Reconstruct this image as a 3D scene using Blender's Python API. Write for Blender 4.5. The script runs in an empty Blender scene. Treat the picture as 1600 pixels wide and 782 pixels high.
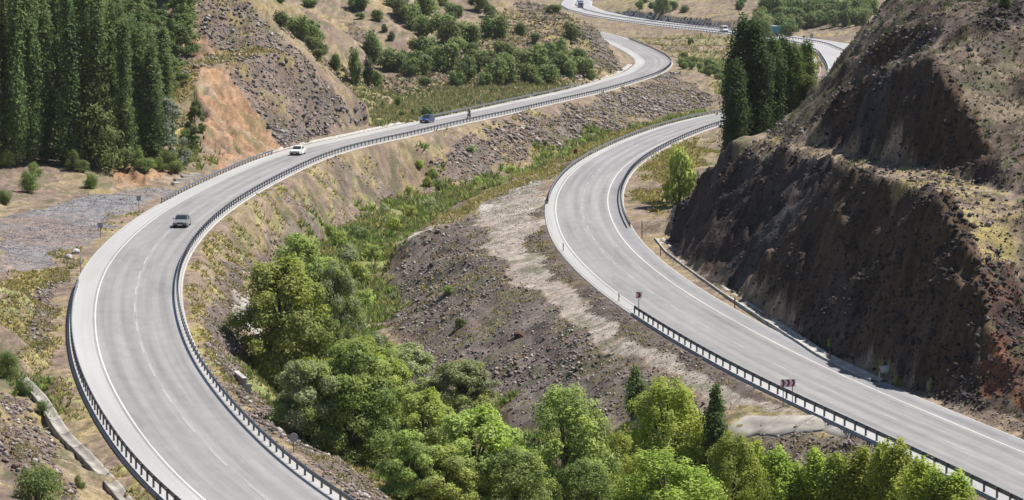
import bpy, bmesh, math, random
import numpy as np
from mathutils import Vector, Matrix
from mathutils.geometry import delaunay_2d_cdt

random.seed(7)
RNG = np.random.default_rng(11)
SC = bpy.context.scene
COL = SC.collection

# ------------------------------------------------------------------ camera, sky, sun, exposure
CAM_H, PITCH, F = 34.0, math.atan(481 / 4000), 4000.0
cam = bpy.data.cameras.new('camera')
cam.sensor_width = 36; cam.lens = F / 1600 * 36; cam.clip_start = 1; cam.clip_end = 20000
cam_o = bpy.data.objects.new('camera', cam); COL.objects.link(cam_o)
cam_o.location = (0, 0, CAM_H); cam_o.rotation_euler = (math.pi / 2 - PITCH, 0, 0)
SC.camera = cam_o

SUN_EL, SUN_AZ = math.radians(59), math.radians(70)      # azimuth measured from +Y (away from the camera) towards +X
w = bpy.data.worlds.new('World'); SC.world = w; w.use_nodes = True
nt = w.node_tree; bg = nt.nodes['Background']
sky = nt.nodes.new('ShaderNodeTexSky'); sky.sky_type = 'NISHITA'; sky.sun_disc = False
sky.sun_elevation = SUN_EL; sky.sun_rotation = SUN_AZ; sky.altitude = 1000; sky.air_density = 1.0; sky.dust_density = 1.0
nt.links.new(sky.outputs[0], bg.inputs[0]); bg.inputs[1].default_value = 0.06
sun = bpy.data.lights.new('sun', 'SUN'); sun.energy = 4.7; sun.angle = math.radians(0.53); sun.color = (1, .955, .89)
sun_o = bpy.data.objects.new('sun', sun); COL.objects.link(sun_o)
SDIR = Vector((math.cos(SUN_EL) * math.sin(SUN_AZ), math.cos(SUN_EL) * math.cos(SUN_AZ), math.sin(SUN_EL)))
sun_o.rotation_euler = SDIR.to_track_quat('Z', 'Y').to_euler(); sun_o.location = (200, 200, 300)
vs = SC.view_settings
vs.view_transform = 'Standard'; vs.look = 'None'; vs.gamma = 1; vs.use_curve_mapping = False; vs.exposure = 0.74

# ------------------------------------------------------------------ survey helpers: a line of sight to a point of the ground
CP, SP = math.cos(PITCH), math.sin(PITCH)
def ray(px, py):
    r, u = (px - 800), (391 - py)
    return (r, F * CP + u * SP, -F * SP + u * CP)
def at(px, py, z):
    d = ray(px, py); t = (z - CAM_H) / d[2]
    return (d[0] * t, d[1] * t, z)
def ad(px, py, D):
    d = ray(px, py); t = D / d[1]
    return (d[0] * t, D, CAM_H + d[2] * t)

# ------------------------------------------------------------------ noise
def _hash(ix, iy, seed):
    h = (ix.astype(np.int64) * 374761393 + iy.astype(np.int64) * 668265263 + seed * 974711) & 0xffffffff
    h = ((h ^ (h >> 13)) * 1274126177) & 0xffffffff
    return ((h ^ (h >> 16)) & 0xffff) / 65535.0
def vnoise(x, y, seed=0):
    ix, iy = np.floor(x), np.floor(y); fx, fy = x - ix, y - iy
    fx = fx * fx * fx * (fx * (fx * 6 - 15) + 10); fy = fy * fy * fy * (fy * (fy * 6 - 15) + 10)
    a, b = _hash(ix, iy, seed), _hash(ix + 1, iy, seed)
    c, d = _hash(ix, iy + 1, seed), _hash(ix + 1, iy + 1, seed)
    return (a + (b - a) * fx) * (1 - fy) + (c + (d - c) * fx) * fy
def fbm(x, y, octv=4, seed=0, gain=.5):
    s = np.zeros_like(x, dtype=float); a = 1.0; t = 0.0
    for k in range(octv):
        s += a * (vnoise(x * 2**k + 17.3 * k, y * 2**k - 9.1 * k, seed + k) * 2 - 1); t += a; a *= gain
    return s / t

# ------------------------------------------------------------------ polylines
def smooth_line(pts, step=2.0, passes=30):
    p = np.array(pts, float)
    def resample(p, step):
        s = np.r_[0, np.cumsum(np.linalg.norm(np.diff(p[:, :2], axis=0), axis=1))]
        n = max(2, int(s[-1] / step) + 1); q = np.linspace(0, s[-1], n)
        return np.stack([np.interp(q, s, p[:, k]) for k in range(p.shape[1])], 1)
    p = resample(p, step)
    for _ in range(passes):
        p[1:-1] = p[1:-1] * .5 + (p[:-2] + p[2:]) * .25
    return resample(p, step)
def normals2(p):
    t = np.gradient(p[:, :2], axis=0); t /= np.linalg.norm(t, axis=1)[:, None] + 1e-9
    return np.stack([t[:, 1], -t[:, 0]], 1)          # to the right of travel
def offset(p, o, z=None):
    q = p.copy(); q[:, :2] += normals2(p) * (o[:, None] if isinstance(o, np.ndarray) else o)
    if z is not None: q[:, 2] += z
    return q

# carriageway centre lines, all run away from the camera
L_C = smooth_line([(-5.4, 130, 0), (-12.4, 148, 0)] + [at(x, y, 0) for x, y in
      [(399,778),(346,727),(289,662),(253,612),(227,565),(217,536),(210,500),(208,465),(215,430),(226,405),(244,382),(265,359),
       (288,340),(318,319),(384,283),(465,246),(530,226.5),(600,213.5),(667,197),(760,178),(858,155.6),(915,143.3),(965,129),(1011,114),
       (1028,100),(1022,90),(1001,78),(975,66.5)]] + [(36, 925, 0), (28, 1000, 0), (15, 1100, 0)], 2.0, 60)
L_LE, L_RE, L_LINE = -5.95, 4.35, 3.62
R_C = smooth_line([(47, 120, -2)] + [at(x, y, -2) for x, y in
      [(1620,752),(1514,706),(1415,662.5),(1307.6,616),(1222,576),(1144,534.5),(1076,495.5),(1029,466),(990,438),(963,415),(939,391),
       (924,371),(914,348.5),(909,330.5),(908.5,313),(913,295),(922,280),(932,267),(952,251),(980,235),(1018,217),(1068,198.5),(1120,184.5)]]
      + [(55, 556, -2), (70, 588, -1.4), (80, 614, -.6)], 2.0, 40)
R_LE, R_RE, R_LINE = -4.9, 5.6, 3.6
F_C = smooth_line([(86, 640, 0), (92, 676, 0), at(1337, 99, 0), at(1322, 83, 0)] + [at(x, y, 0) for x, y in
      [(1290,69.5),(1240,61.5),(1180,54),(1120,47),(1060,41),(1000,33.5),(950,25.5),(915,17),(899,9),(903,0)]] + [(52, 1640, 0), (80, 1760, 0), (110, 1950, 0)], 4.0, 12)
F_W = 8.8

# ------------------------------------------------------------------ terrain skeleton: break lines and spot heights
TP = []
def BL(pts, step=3.0):
    p = np.array(pts, float)
    s = np.r_[0, np.cumsum(np.linalg.norm(np.diff(p[:, :2], axis=0), axis=1))]
    n = max(2, int(s[-1] / step) + 1); q = np.linspace(0, s[-1], n)
    TP.extend(np.stack([np.interp(q, s, p[:, k]) for k in range(3)], 1).tolist())
def Z(*l): return [at(*q) for q in l]
def D(*l): return [ad(*q) for q in l]
def dense(p, k): return p[::k].tolist()
for o, z in ((L_LE - .3, -.05), (L_RE + .3, -.05), (L_RE + 1.5, -.25), (L_LE - 1.6, -.1), (0, 0)): TP.extend(dense(offset(L_C, o, z), 2))
for o, z in ((R_LE - .3, -.05), (R_RE + .3, -.05), (R_LE - 1.6, -.35), (0, 0)): TP.extend(dense(offset(R_C, o, z), 2))
for o, z in ((-F_W - .4, -.05), (F_W + .4, -.05), (0, 0)): TP.extend(dense(offset(F_C, o, z), 2))
# foot of the embankment under the nearer carriageway, then the valley floor
BL(Z((700,830,-5),(640,782,-4.2),(560,735,-4.2),(470,670,-4.6),(420,622,-5.4),(388,592,-6.2),(372,545,-5),(368,500,-4.2),(385,450,-4.4),(440,400,-6.5),(500,372,-7.5),
     (540,345,-7.8),(600,312,-7.8),(650,288,-7.4),(700,286,-7.2),(760,272,-7.2),(830,250,-7),(900,226,-6.6),(960,207,-6.1),(1030,188,-5.6),(1100,170,-5.2)))
BL(Z((940,226,-7),(900,238,-7.2),(800,280,-8.2),(700,325,-8.8),(640,368,-9.2),(600,430,-10),(582,500,-10.6),(572,560,-11),(640,640,-11),(740,720,-11.5),(850,800,-12),(940,880,-13)))
BL(Z((440,600,-9),(500,680,-10),(600,740,-10.5),(720,800,-11.5)))
BL(Z((480,440,-8.5),(530,420,-9),(560,380,-9)))
# mound between stream and track
BL(Z((622,380,-6.4),(690,343,-5.6),(760,306,-5.1),(830,272,-4.9),(880,251,-4.8),(930,229,-4.8),(1000,208,-4.4),(1060,188,-4)))
BL(Z((870,262,-3.2),(810,300,-3.1),(770,350,-3.2),(790,410,-3.2),(850,460,-3.2),(920,510,-3.1),(1000,560,-2.9),(1100,605,-2.75),(1200,640,-2.6)))
BL(Z((720,352,-3.9),(738,400,-3.9),(785,450,-3.9),(860,507,-3.9),(930,558,-3.8),(1020,602,-3.6),(1140,642,-3.3)))
BL(Z((612,400,-9.2),(606,460,-10.2),(612,520,-10.4),(645,580,-10),(720,628,-9.5),(800,660,-9),(880,692,-8),(1000,722,-6.6)))
BL(Z((1160,692,-4.1),(1260,722,-3.8),(1400,772,-3.6),(1500,812,-3.9)))
BL(Z((1370,690,-2.3),(1300,664,-2.45),(1230,660,-2.7),(1146,656,-3.2)))
BL(Z((1378,704,-2.6),(1300,682,-2.75),(1230,676,-3.0),(1140,670,-3.4)))
BL(Z((1150,790,-6.6),(1300,815,-6.2),(1450,840,-5.8)))
TP += [(0,150,-15),(20,140,-13),(35,120,-10),(-8,120,-6),(10,100,-12),(40,95,-6)]
# cut on the right of the far carriageway
CUT_BASE = Z((1036,344,-1.9),(1048,372,-1.8),(1064,402,-1.8),(1090,424,-1.8),(1130,447,-1.8),(1160,463,-1.8),(1200,490,-1.8),(1300,553,-1.8),(1400,594,-1.8),(1480,625,-1.8),(1540,652,-1.8),(1605,682,-1.8),(1700,730,-1.8))
BL(CUT_BASE)
CUT_TOP = D((1040,342,318),(1068,305,312),(1100,270,306),(1150,224,300),(1190,222,292),(1235,229,282),(1290,250,265),(1332,268,248),(1392,283,232),(1438,300,222),(1484,319,215),(1503,353,212),(1522,388,208),(1536,430,205.5),(1548,490,202.5),(1570,560,198),(1605,640,192))
BL(CUT_TOP, 2)
BL(D((1231,215,288),(1296,235,271),(1361,241,260),(1411,254,246),(1468,262,239),(1526,288,229),(1564,300,224),(1600,305,221)), 2)
BL(D((1261,192,287),(1300,166,281),(1346,138,274),(1392,115,263),(1449,96,252),(1476,107,247),(1507,146,241),(1534,215,235),(1564,262,228)), 2)
TP += D((1600,330,215),(1560,330,217),(1540,360,213),(1600,420,208),(1580,500,203),(1600,540,199),(1600,600,195),(1600,240,230),(1600,180,238),(1560,140,245),(1600,100,250),(1600,0,266),(1540,60,256),(1500,0,284),(1600,-60,290),(1450,30,276),(1420,0,300),(1400,-30,330))
BL(D((1270,160,300),(1295,147,294),(1340,117,284),(1420,84,268),(1462,58,263)), 2)
BL(D((1272,152,302),(1298,128,299),(1345,89,289.5),(1425,53,273.5),(1468,30,268)), 2)
BL(D((1210,215,294),(1232,198,303),(1262,165,309),(1292,130,312),(1330,80,320),(1355,45,325),(1385,5,330),(1400,-25,334)), 3)
TP += [(26,325,2),(32,338,2),(24,345,-2),(30,352,-2),(40,350,8),(48,365,8),(58,370,16),(75,370,22),(45,400,0),(60,420,2),(80,430,10),(40,440,-2),(56,470,-2),(75,480,0),(100,500,2),
       (60,240,24),(62,222,14),(62,205,5),(60,190,0),(60,170,0),(75,280,36),(70,320,38),(95,330,45),(110,240,36),(110,200,10),(110,150,5),(130,400,30),(140,300,55)]
TP += Z((1010,300,-1.9),(1020,330,-1.9),(1060,300,-1.9),(1075,250,-2.2),(1100,225,-2.4),(1120,215,-2.4))
# left verge, gravel lay-by, bank, grove slope
BL(Z((30,602,-.8),(62,628,-.9),(100,690,-.9),(190,782,-.9),(240,840,-.9)), 2)
TP += Z((0,640,1.6),(0,700,3),(0,782,4.6),(60,720,1.2),(80,782,2.8),(130,782,.8),(0,575,.4),(40,545,-.3),(75,560,-.5),(60,480,-.3),(90,420,-.2),(30,505,.6),(0,480,2),(0,450,3.2),(0,425,.4),(40,440,0),(-60,450,6),(-60,600,7),(-60,760,9),
         (0,380,.3),(0,345,.3),(70,380,.2),(100,330,.4),(200,318,.2),(150,350,.1),(0,315,1),(60,308,.9),(130,299,.8),(220,289,.6),(275,283,.4))
BL(Z((-60,240,4.4),(0,240,3.8),(60,246,3.2),(120,264,2.6),(180,252,2.6),(230,263,1.7),(275,264,1.2)))
TP += [(-80,390,5),(-60,390,4.5),(-100,390,6),(-62,420,8),(-90,420,9),(-58,440,12),(-72,445,13.5),(-100,450,15),(-130,400,12),(-130,500,32),(-95,500,23),(-75,490,21),(-62,475,19),(-80,560,34),(-140,600,44),(-200,400,30),(-150,300,22),(-90,300,8),(-75,270,5),(-60,215,9),(-80,200,14),(-45,150,8),(-60,120,8),(-120,200,20)]
TP += Z((262,255,2),(290,268,.9)) + D((300,230,402))
# rock cut on the left
BL(Z((318,267,.2),(340,262,.25),(400,243,.25),(440,230,.25),(480,217,.25),(530,204,.25),(592,187,.25)), 2)
BL(D((268,140,432),(310,116,435),(340,106,440),(370,99,446),(420,86,456),(460,87,464),(500,110,470),(545,150,478),(585,183,484)), 2)
BL(D((262,104,446),(290,95,452),(330,86,458),(400,73,466),(440,79,469),(470,84,471)), 2)
TP += D((300,200,408),(322,180,414),(280,180,420))
BL(D((272,60,462),(296,5,474),(320,-40,484)), 2)
BL(D((340,-30,484),(400,0,482),(440,48,479),(478,86,475)), 2)
TP += D((330,40,468),(380,40,472),(350,0,478),(290,50,464),(310,60,462))
# shrubby hillside behind
BL(Z((560,136,1.5),(640,141,1.5),(700,136,1.4),(800,133,1.2),(900,126,1),(935,119,.8)))
BL(D((556,126,590),(640,128,596),(700,124,602),(800,120,618),(900,112,636)), 4)
TP += Z((575,180,.6),(620,160,.7),(700,150,.7),(800,145,.5),(640,185,.4))
TP += D((520,102,560),(500,90,540),(485,60,572),(470,20,580),(440,-5,590),(550,60,640),(560,0,684),(650,60,662),(650,0,722),(750,60,675),(750,0,734),(850,60,684),(800,-5,742),(600,30,660),(700,30,700),(800,30,714),(860,90,650),(700,90,634),(600,90,622),
        (600,-40,740),(750,-30,770))
BL(D((810,-8,745),(840,3,742),(870,14,732),(900,28,722),(925,41,713),(942,55,706),(956,80,695),(966,104,684)), 3)
BL(Z((930,119,.4),(950,118,.3),(965,106,.3),(968,96,.3)), 2)
TP += [(29,735,.3),(30,775,.3),(27,820,.3),(22,800,4),(10,830,7),(-10,850,9),(16,900,0),(0,950,0),(-40,800,22),(-60,700,26),(-120,700,40),(-100,900,20),(-50,1000,4),(0,1050,0)]
# valley beyond the bend, far road bank and far hills
TP += Z((1120,152,-4.2),(1080,150,-3),(1060,122,-1),(1110,112,-4.6),(1090,96,-4.2),(1075,112,-1.5),(1060,72,-3.6),(1100,86,-4.6),(1180,84,-4.2),(1240,90,-2.6),(1258,112,-3),(1150,110,-4.6),(1180,150,-4.4),(1240,150,-3.4),(1020,58,-1.6),(1000,50,-1.4),(1080,63,-3),(1150,71,-3.2),(1220,80,-2.6),(985,42,-.8))
BL(D((940,16.5,1262),(1000,18.5,1165),(1050,26,1100),(1100,30.5,1052),(1150,36.5,1006),(1195,43,970)), 5)
TP += D((1000,8,1210),(1060,14,1130),(1100,0,1200),(1140,20,1060),(1180,30,1010),(1200,0,1180),(1250,50,1000),(1250,20,1080),(1250,0,1160),(1350,48,960),(1350,20,1030),(1370,0,1110),(1300,57,945),(1050,-5,1250),(1000,-10,1330))
TP += [(-20,1236,0),(0,1300,0),(-60,1430,2),(20,1430,0),(20,1600,0),(70,1430,1),(100,1500,5),(60,1800,2),(0,1800,2),(-100,1700,10),(160,1200,16),(200,1000,16),(200,1400,40),(150,850,2),(150,720,6),(110,1250,12),(130,1300,24),(260,1200,45)]
TP += [(x, y, z) for x, y, z in [(-700,-200,60),(700,-200,60),(0,-200,10),(-700,600,90),(700,600,90),(-700,1500,90),(700,1500,110),(-900,3500,150),(900,3500,150),(0,3500,90),(0,2400,20),(-300,2400,60),(300,2400,60),(-300,900,50),(400,900,70),(-300,400,60),(300,300,75),(300,0,50),(-300,0,40),(-60,0,20),(60,0,16),(0,30,2),(0,60,-10),(-30,60,6),(40,60,6),(350,600,60),(220,560,12),(260,700,6)]]

def nearest_road(x, y):
    """signed offset to each carriageway (large where far)"""
    res = []
    for C, m in ((L_C, 40), (R_C, 40), (F_C, 60)):
        off = np.full(x.shape, 1e3); zz = np.zeros(x.shape)
        N = normals2(C); best = np.full(x.shape, 1e9)
        lo, hi = C[:, :2].min(0) - m, C[:, :2].max(0) + m
        sel = np.where((x > lo[0]) & (x < hi[0]) & (y > lo[1]) & (y < hi[1]))[0]
        K = C[::2]; KN = N[::2]
        for c0 in range(0, len(sel), 20000):
            ii = sel[c0:c0 + 20000]
            order = y[ii]
            j0 = 0; k = K
            d2 = (x[ii][:, None] - k[None, :, 0])**2 + (y[ii][:, None] - k[None, :, 1])**2
            j = d2.argmin(1)
            dx, dy = x[ii] - K[j, 0], y[ii] - K[j, 1]
            so = dx * KN[j, 0] + dy * KN[j, 1]
            dd = np.sqrt(d2[np.arange(len(ii)), j])
            off[ii] = np.where(dd < m, np.where(np.abs(so) < dd * .9, np.sign(so + 1e-9) * dd, so), 1e3); zz[ii] = K[j, 2]
        res.append((off, zz))
    return res

# ------------------------------------------------------------------ terrain grid (fine where the valley is in view)
def spaced(a, b, ra, rb):
    v = [a]
    while v[-1] < b:
        t = min(1, max(0, (v[-1] - 200) / 700)); v.append(v[-1] * (1 + ra + (rb - ra) * t))
    return np.array(v)
GV = np.r_[[-150, -60, 0, 30, 60, 85, 105, 120, 132], spaced(142, 1780, .0023, .0042), [1850, 1950, 2100, 2300, 2600, 3000, 3500]]
uc = np.arange(-.214, .2141, .00072)
us = np.arange(.2165, .33, .0022)
GU = np.r_[[-3, -2, -1.2, -.8, -.6, -.45, -.38], -us[::-1], uc, us, [.38, .45, .6, .8, 1.2, 2, 3]]
gu, gv = np.meshgrid(GU, GV)
GX = gu * np.maximum(gv, 150 - .1 * 0 + 0 * gv); GY = gv.copy()
GX = np.clip(GX, -890, 890)
NX, NY = len(GU), len(GV)
tp = np.array(TP); key = np.round(tp[:, :2] / .6).astype(int)
_, ui = np.unique(key, axis=0, return_index=True); tp = tp[np.sort(ui)]
cv, ce, cf, *_ = delaunay_2d_cdt([Vector(q[:2]) for q in tp], [], [], 0, 1e-5)
cvn = np.array([tuple(v) for v in cv])
if len(cvn) == len(tp) and np.allclose(cvn, tp[:, :2], atol=1e-3): czn = tp[:, 2]
else: czn = np.array([tp[np.argmin(((tp[:, :2] - v)**2).sum(1)), 2] for v in cvn])

def tin(x, y):
    """heights of the triangulated skeleton, looked up in a fine raster of triangle ids"""
    out = np.full(x.shape, np.nan)
    bs = 24.0
    bx = np.floor(x / bs).astype(int); by = np.floor(y / bs).astype(int)
    keyb = (bx + 2000) * 10000 + (by + 2000)
    order = np.argsort(keyb, kind='stable'); ks = keyb[order]
    uniq, start = np.unique(ks, return_index=True); end = np.r_[start[1:], len(ks)]
    look = {k: (s, e) for k, s, e in zip(uniq.tolist(), start.tolist(), end.tolist())}
    for f in cf:
        a, b, c = f; A, B, Cc = cvn[a], cvn[b], cvn[c]
        lo = np.minimum(np.minimum(A, B), Cc); hi = np.maximum(np.maximum(A, B), Cc)
        i0, i1 = int(lo[0] // bs), int(hi[0] // bs); j0, j1 = int(lo[1] // bs), int(hi[1] // bs)
        if (i1 - i0) * (j1 - j0) > 3000:
            idx = np.where((x >= lo[0]) & (x <= hi[0]) & (y >= lo[1]) & (y <= hi[1]))[0]
        else:
            ch = []
            for i in range(i0, i1 + 1):
                for j in range(j0, j1 + 1):
                    se = look.get((i + 2000) * 10000 + j + 2000)
                    if se: ch.append(order[se[0]:se[1]])
            if not ch: continue
            idx = np.concatenate(ch)
        if not len(idx): continue
        px, py = x[idx], y[idx]
        det = (B[1] - Cc[1]) * (A[0] - Cc[0]) + (Cc[0] - B[0]) * (A[1] - Cc[1])
        if abs(det) < 1e-9: continue
        l1 = ((B[1] - Cc[1]) * (px - Cc[0]) + (Cc[0] - B[0]) * (py - Cc[1])) / det
        l2 = ((Cc[1] - A[1]) * (px - Cc[0]) + (A[0] - Cc[0]) * (py - Cc[1])) / det
        l3 = 1 - l1 - l2
        m = (l1 >= -1e-6) & (l2 >= -1e-6) & (l3 >= -1e-6)
        out[idx[m]] = l1[m] * czn[a] + l2[m] * czn[b] + l3[m] * czn[c]
    out[np.isnan(out)] = 20
    return out

X, Y = GX.ravel(), GY.ravel()
(offL, zL), (offR, zR), (offF, zF) = nearest_road(X, Y)
gapL = np.maximum(np.maximum(L_LE - offL, offL - L_RE), 0); gapR = np.maximum(np.maximum(R_LE - offR, offR - R_RE), 0); gapF = np.maximum(np.abs(offF) - F_W, 0)
gap = np.minimum(np.minimum(gapL, gapR), gapF)
soft = np.clip((gap - .6) / 4.0, 0, 1)
wx = fbm(X / 7, Y / 7, 3, 5) * 1.9 * soft + fbm(X / 1.7, Y / 1.7, 2, 15) * .55 * soft
wy = fbm(X / 7 + 50, Y / 7, 3, 6) * 1.9 * soft + fbm(X / 1.7 + 50, Y / 1.7, 2, 16) * .55 * soft
BZ = tin(X + wx, Y + wy)

def interp_grid(A, x, y):
    u = x / np.maximum(y, 150); i = np.clip(np.searchsorted(GU, u) - 1, 0, NX - 2); j = np.clip(np.searchsorted(GV, y) - 1, 0, NY - 2)
    fu = np.clip((u - GU[i]) / (GU[i + 1] - GU[i]), 0, 1); fv = np.clip((y - GV[j]) / (GV[j + 1] - GV[j]), 0, 1)
    A = A.reshape(NY, NX)
    return (A[j, i] * (1 - fu) + A[j, i + 1] * fu) * (1 - fv) + (A[j + 1, i] * (1 - fu) + A[j + 1, i + 1] * fu) * fv
def hit(px, py, A):
    d = ray(px, py); ys = np.linspace(128, 1900, 6000)
    t = ys / d[1]; zs = CAM_H + d[2] * t; xs = d[0] * t
    g = interp_grid(A, xs, ys); k = np.argmax(zs <= g)
    if zs[k] > g[k]: k = len(ys) - 1
    return xs[k], ys[k], g[k]

# ------------------------------------------------------------------ ground cover zones, laid out on the ground itself
def in_poly(poly, x, y):
    c = np.zeros(x.shape, bool); n = len(poly); j = n - 1
    for i in range(n):
        xi, yi = poly[i]; xj, yj = poly[j]
        if yi != yj: c ^= ((yi > y) != (yj > y)) & (x < (xj - xi) * (y - yi) / (yj - yi) + xi)
        j = i
    return c
jit = np.clip(Y / 250, .6, 2)
PXW = X + fbm(X / 9, Y / 9, 3, 31) * 1.6 * jit + fbm(X / 2, Y / 2, 2, 32) * .6 * jit
PYW = Y + fbm(X / 9, Y / 9, 3, 33) * 3.0 * jit + fbm(X / 2, Y / 2, 2, 34) * 1.2 * jit
ZONES = {}
PX2, PY2 = X + (PXW - X) * 2.4 + fbm(X / .9, Y / .9, 2, 38) * .8, Y + (PYW - Y) * 2.4 + fbm(X / .9, Y / .9, 2, 39) * 1.2
def zone(kind, *polys, hard=False):
    m = ZONES.setdefault(kind, np.zeros(X.shape, bool))
    for p in polys:
        wp = [hit(a, b, BZ)[:2] for a, b in p]
        m |= in_poly(wp, X, Y) if hard else (in_poly(wp, PX2, PY2) if kind in ('dry', 'green', 'bank') else in_poly(wp, PXW, PYW))
zone('hill', [(400,2),(800,2),(880,22),(935,58),(955,85),(960,105),(900,128),(560,138),(490,92),(445,45)])
zone('field', [(556,140),(640,143),(700,138),(800,134),(900,127),(955,119),(850,152),(760,168),(700,180),(600,198),(578,186)])
zone('rubble', [(372,98),(430,88),(468,88),(545,150),(582,186),(440,231),(405,195),(385,140)], [(300,2),(350,2),(395,10),(440,60),(470,82),(400,72),(335,84),(310,55)],
     [(340,430),(420,365),(480,330),(515,368),(420,405),(385,440),(375,545),(395,600),(540,725),(640,790),(560,790),(380,640),(340,570),(330,500)],
     [(640,265),(700,235),(900,165),(1000,135),(1052,112),(1118,150),(1040,184),(860,235),(720,281),(690,280)],
     [(618,400),(660,370),(715,350),(742,336),(756,374),(788,428),(858,486),(998,577),(1150,645),(1100,668),(800,662),(650,585),(610,500)],
     [(1170,672),(1340,690),(1500,770),(1450,800),(1180,730)], [(902,32),(942,57),(964,103),(948,116),(925,95)], [(100,400),(118,405),(80,520),(50,545),(60,480)],
     [(800,2),(840,6),(895,30),(850,42),(820,30)], [(530,40),(560,35),(575,62),(545,68)], [(0,790),(0,610),(40,640),(90,720),(130,790)])
zone('bank', [(400,335),(480,298),(560,265),(640,248),(690,290),(600,318),(520,360),(480,330),(420,368)])
zone('cutface', [(372,98),(430,88),(468,88),(545,150),(582,186),(440,231),(405,195),(385,140)], [(300,2),(350,2),(395,10),(440,60),(470,82),(400,72),(335,84),(310,55)])
zone('farbank', [(640,265),(700,235),(900,165),(1000,135),(1052,112),(1118,150),(1040,184),(860,235),(720,281),(690,280)], [(902,32),(942,57),(964,103),(948,116),(925,95)])
zone('riprap', [(945,17),(1000,18.5),(1050,26),(1100,30.5),(1150,36.5),(1195,43),(1195,52),(1120,46),(1050,39),(1000,32),(960,25)], hard=True)
zone('orange', [(300,116),(370,99),(385,140),(405,195),(440,229),(330,265),(318,205)], [(252,112),(270,62),(284,22),(298,10),(312,50),(334,84),(290,98)], [(175,252),(235,264),(280,275),(230,287),(170,290)], [(1495,640),(1560,655),(1600,676),(1600,640),(1540,625)])
zone('ledge', [(255,140),(262,106),(330,86),(400,74),(466,85),(380,95),(310,114),(300,150),(300,230),(280,250)])
zone('gravel', [(0,425),(0,340),(60,325),(150,302),(240,293),(262,298),(190,335),(140,375),(80,410),(40,425)])
zone('dry', [(0,435),(60,425),(140,380),(180,345),(215,322),(150,372),(118,405),(95,480),(75,580),(50,560),(0,500)],
     [(330,430),(400,345),(480,295),(560,262),(640,240),(760,205),(850,185),(850,172),(700,212),(560,248),(470,280),(400,310),(340,370),(310,420),(295,470),(302,540),(350,610),(372,610),(335,540),(322,480)],
     [(80,600),(110,600),(200,720),(260,790),(220,790),(130,680)], [(620,380),(700,335),(790,290),(860,258),(960,215),(1080,182),(1000,212),(870,266),(800,300),(700,352)],
     [(420,640),(500,700),(620,775),(600,775),(480,700)], [(660,455),(710,450),(700,470),(650,470)], [(1045,538),(1080,545),(1070,552),(1040,545)],
     [(1000,240),(1110,215),(1090,260),(1040,330),(1010,310)], [(355,440),(415,430),(410,448),(360,452)])
zone('green', [(1110,172),(1040,190),(930,214),(800,264),(700,288),(650,255),(640,262),(690,300),(600,320),(520,362),(540,440),(555,560),(600,560),(606,460),(622,400),(640,362),(760,300),(850,260),(960,214),(1060,188)],
     [(1060,88),(1130,88),(1140,130),(1100,112)], [(60,610),(0,560),(0,590),(80,660)], [(150,250),(250,262),(300,270),(310,225),(270,250)], [(405,625),(398,580),(420,520),(450,415),(520,370),(560,440),(570,560),(640,600),(800,700),(1150,720),(1150,800),(640,790)])
zone('track', [(832,274),(780,296),(742,330),(758,372),(790,425),(860,482),(1000,572),(1180,642),(1245,650),(1120,588),(950,498),(866,440),(838,385),(846,320),(850,280)])
zone('verge', [(858,300),(842,330),(832,385),(862,432),(930,490),(1080,578),(1240,645),(1200,612),(1000,490),(900,410),(864,350)])
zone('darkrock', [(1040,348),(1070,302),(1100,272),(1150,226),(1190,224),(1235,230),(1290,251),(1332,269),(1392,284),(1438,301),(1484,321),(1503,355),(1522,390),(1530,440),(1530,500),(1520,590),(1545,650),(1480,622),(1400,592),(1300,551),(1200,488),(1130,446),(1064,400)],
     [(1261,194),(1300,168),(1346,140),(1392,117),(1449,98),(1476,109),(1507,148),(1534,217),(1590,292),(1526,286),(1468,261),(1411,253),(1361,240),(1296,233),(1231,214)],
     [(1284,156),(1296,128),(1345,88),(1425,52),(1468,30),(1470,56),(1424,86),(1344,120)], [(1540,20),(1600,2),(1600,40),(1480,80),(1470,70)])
zone('scree', [(1030,378),(1046,396),(1084,426),(1148,470),(1238,528),(1290,562),(1372,600),(1480,645),(1600,690),(1600,665),(1480,615),(1372,578),(1290,545),(1200,490),(1100,424),(1046,372)])
zone('redsoil', [(1524,400),(1560,400),(1600,470),(1600,640),(1530,620),(1535,500)])
zone('bench', [(1150,223),(1235,229),(1290,250),(1392,283),(1484,319),(1530,400),(1600,420),(1600,305),(1526,289),(1468,263),(1411,255),(1361,242),(1296,236),(1231,216)])
zone('hillR', [(1240,190),(1290,132),(1330,82),(1385,8),(1600,2),(1600,180),(1510,150),(1480,105),(1449,94),(1392,113),(1346,136)])
zone('track', [(1140,662),(1220,648),(1300,655),(1372,684),(1376,702),(1300,678)])
zone('pale', [(1300,655),(1372,684),(1374,694),(1290,672),(1150,664),(1150,654)], [(745,322),(775,320),(770,335),(740,338)], [(780,283),(850,270),(845,285),(790,300)], [(620,384),(690,345),(700,348),(640,380)])
zone('meadow', [(985,60),(1060,52),(1130,60),(1200,66),(1290,84),(1270,120),(1200,150),(1130,150),(1060,90)], [(905,18),(950,12),(1000,10),(1000,18),(945,22)])
zone('far', [(800,2),(900,4),(950,20),(1000,22),(1060,2),(940,2)])

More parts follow.
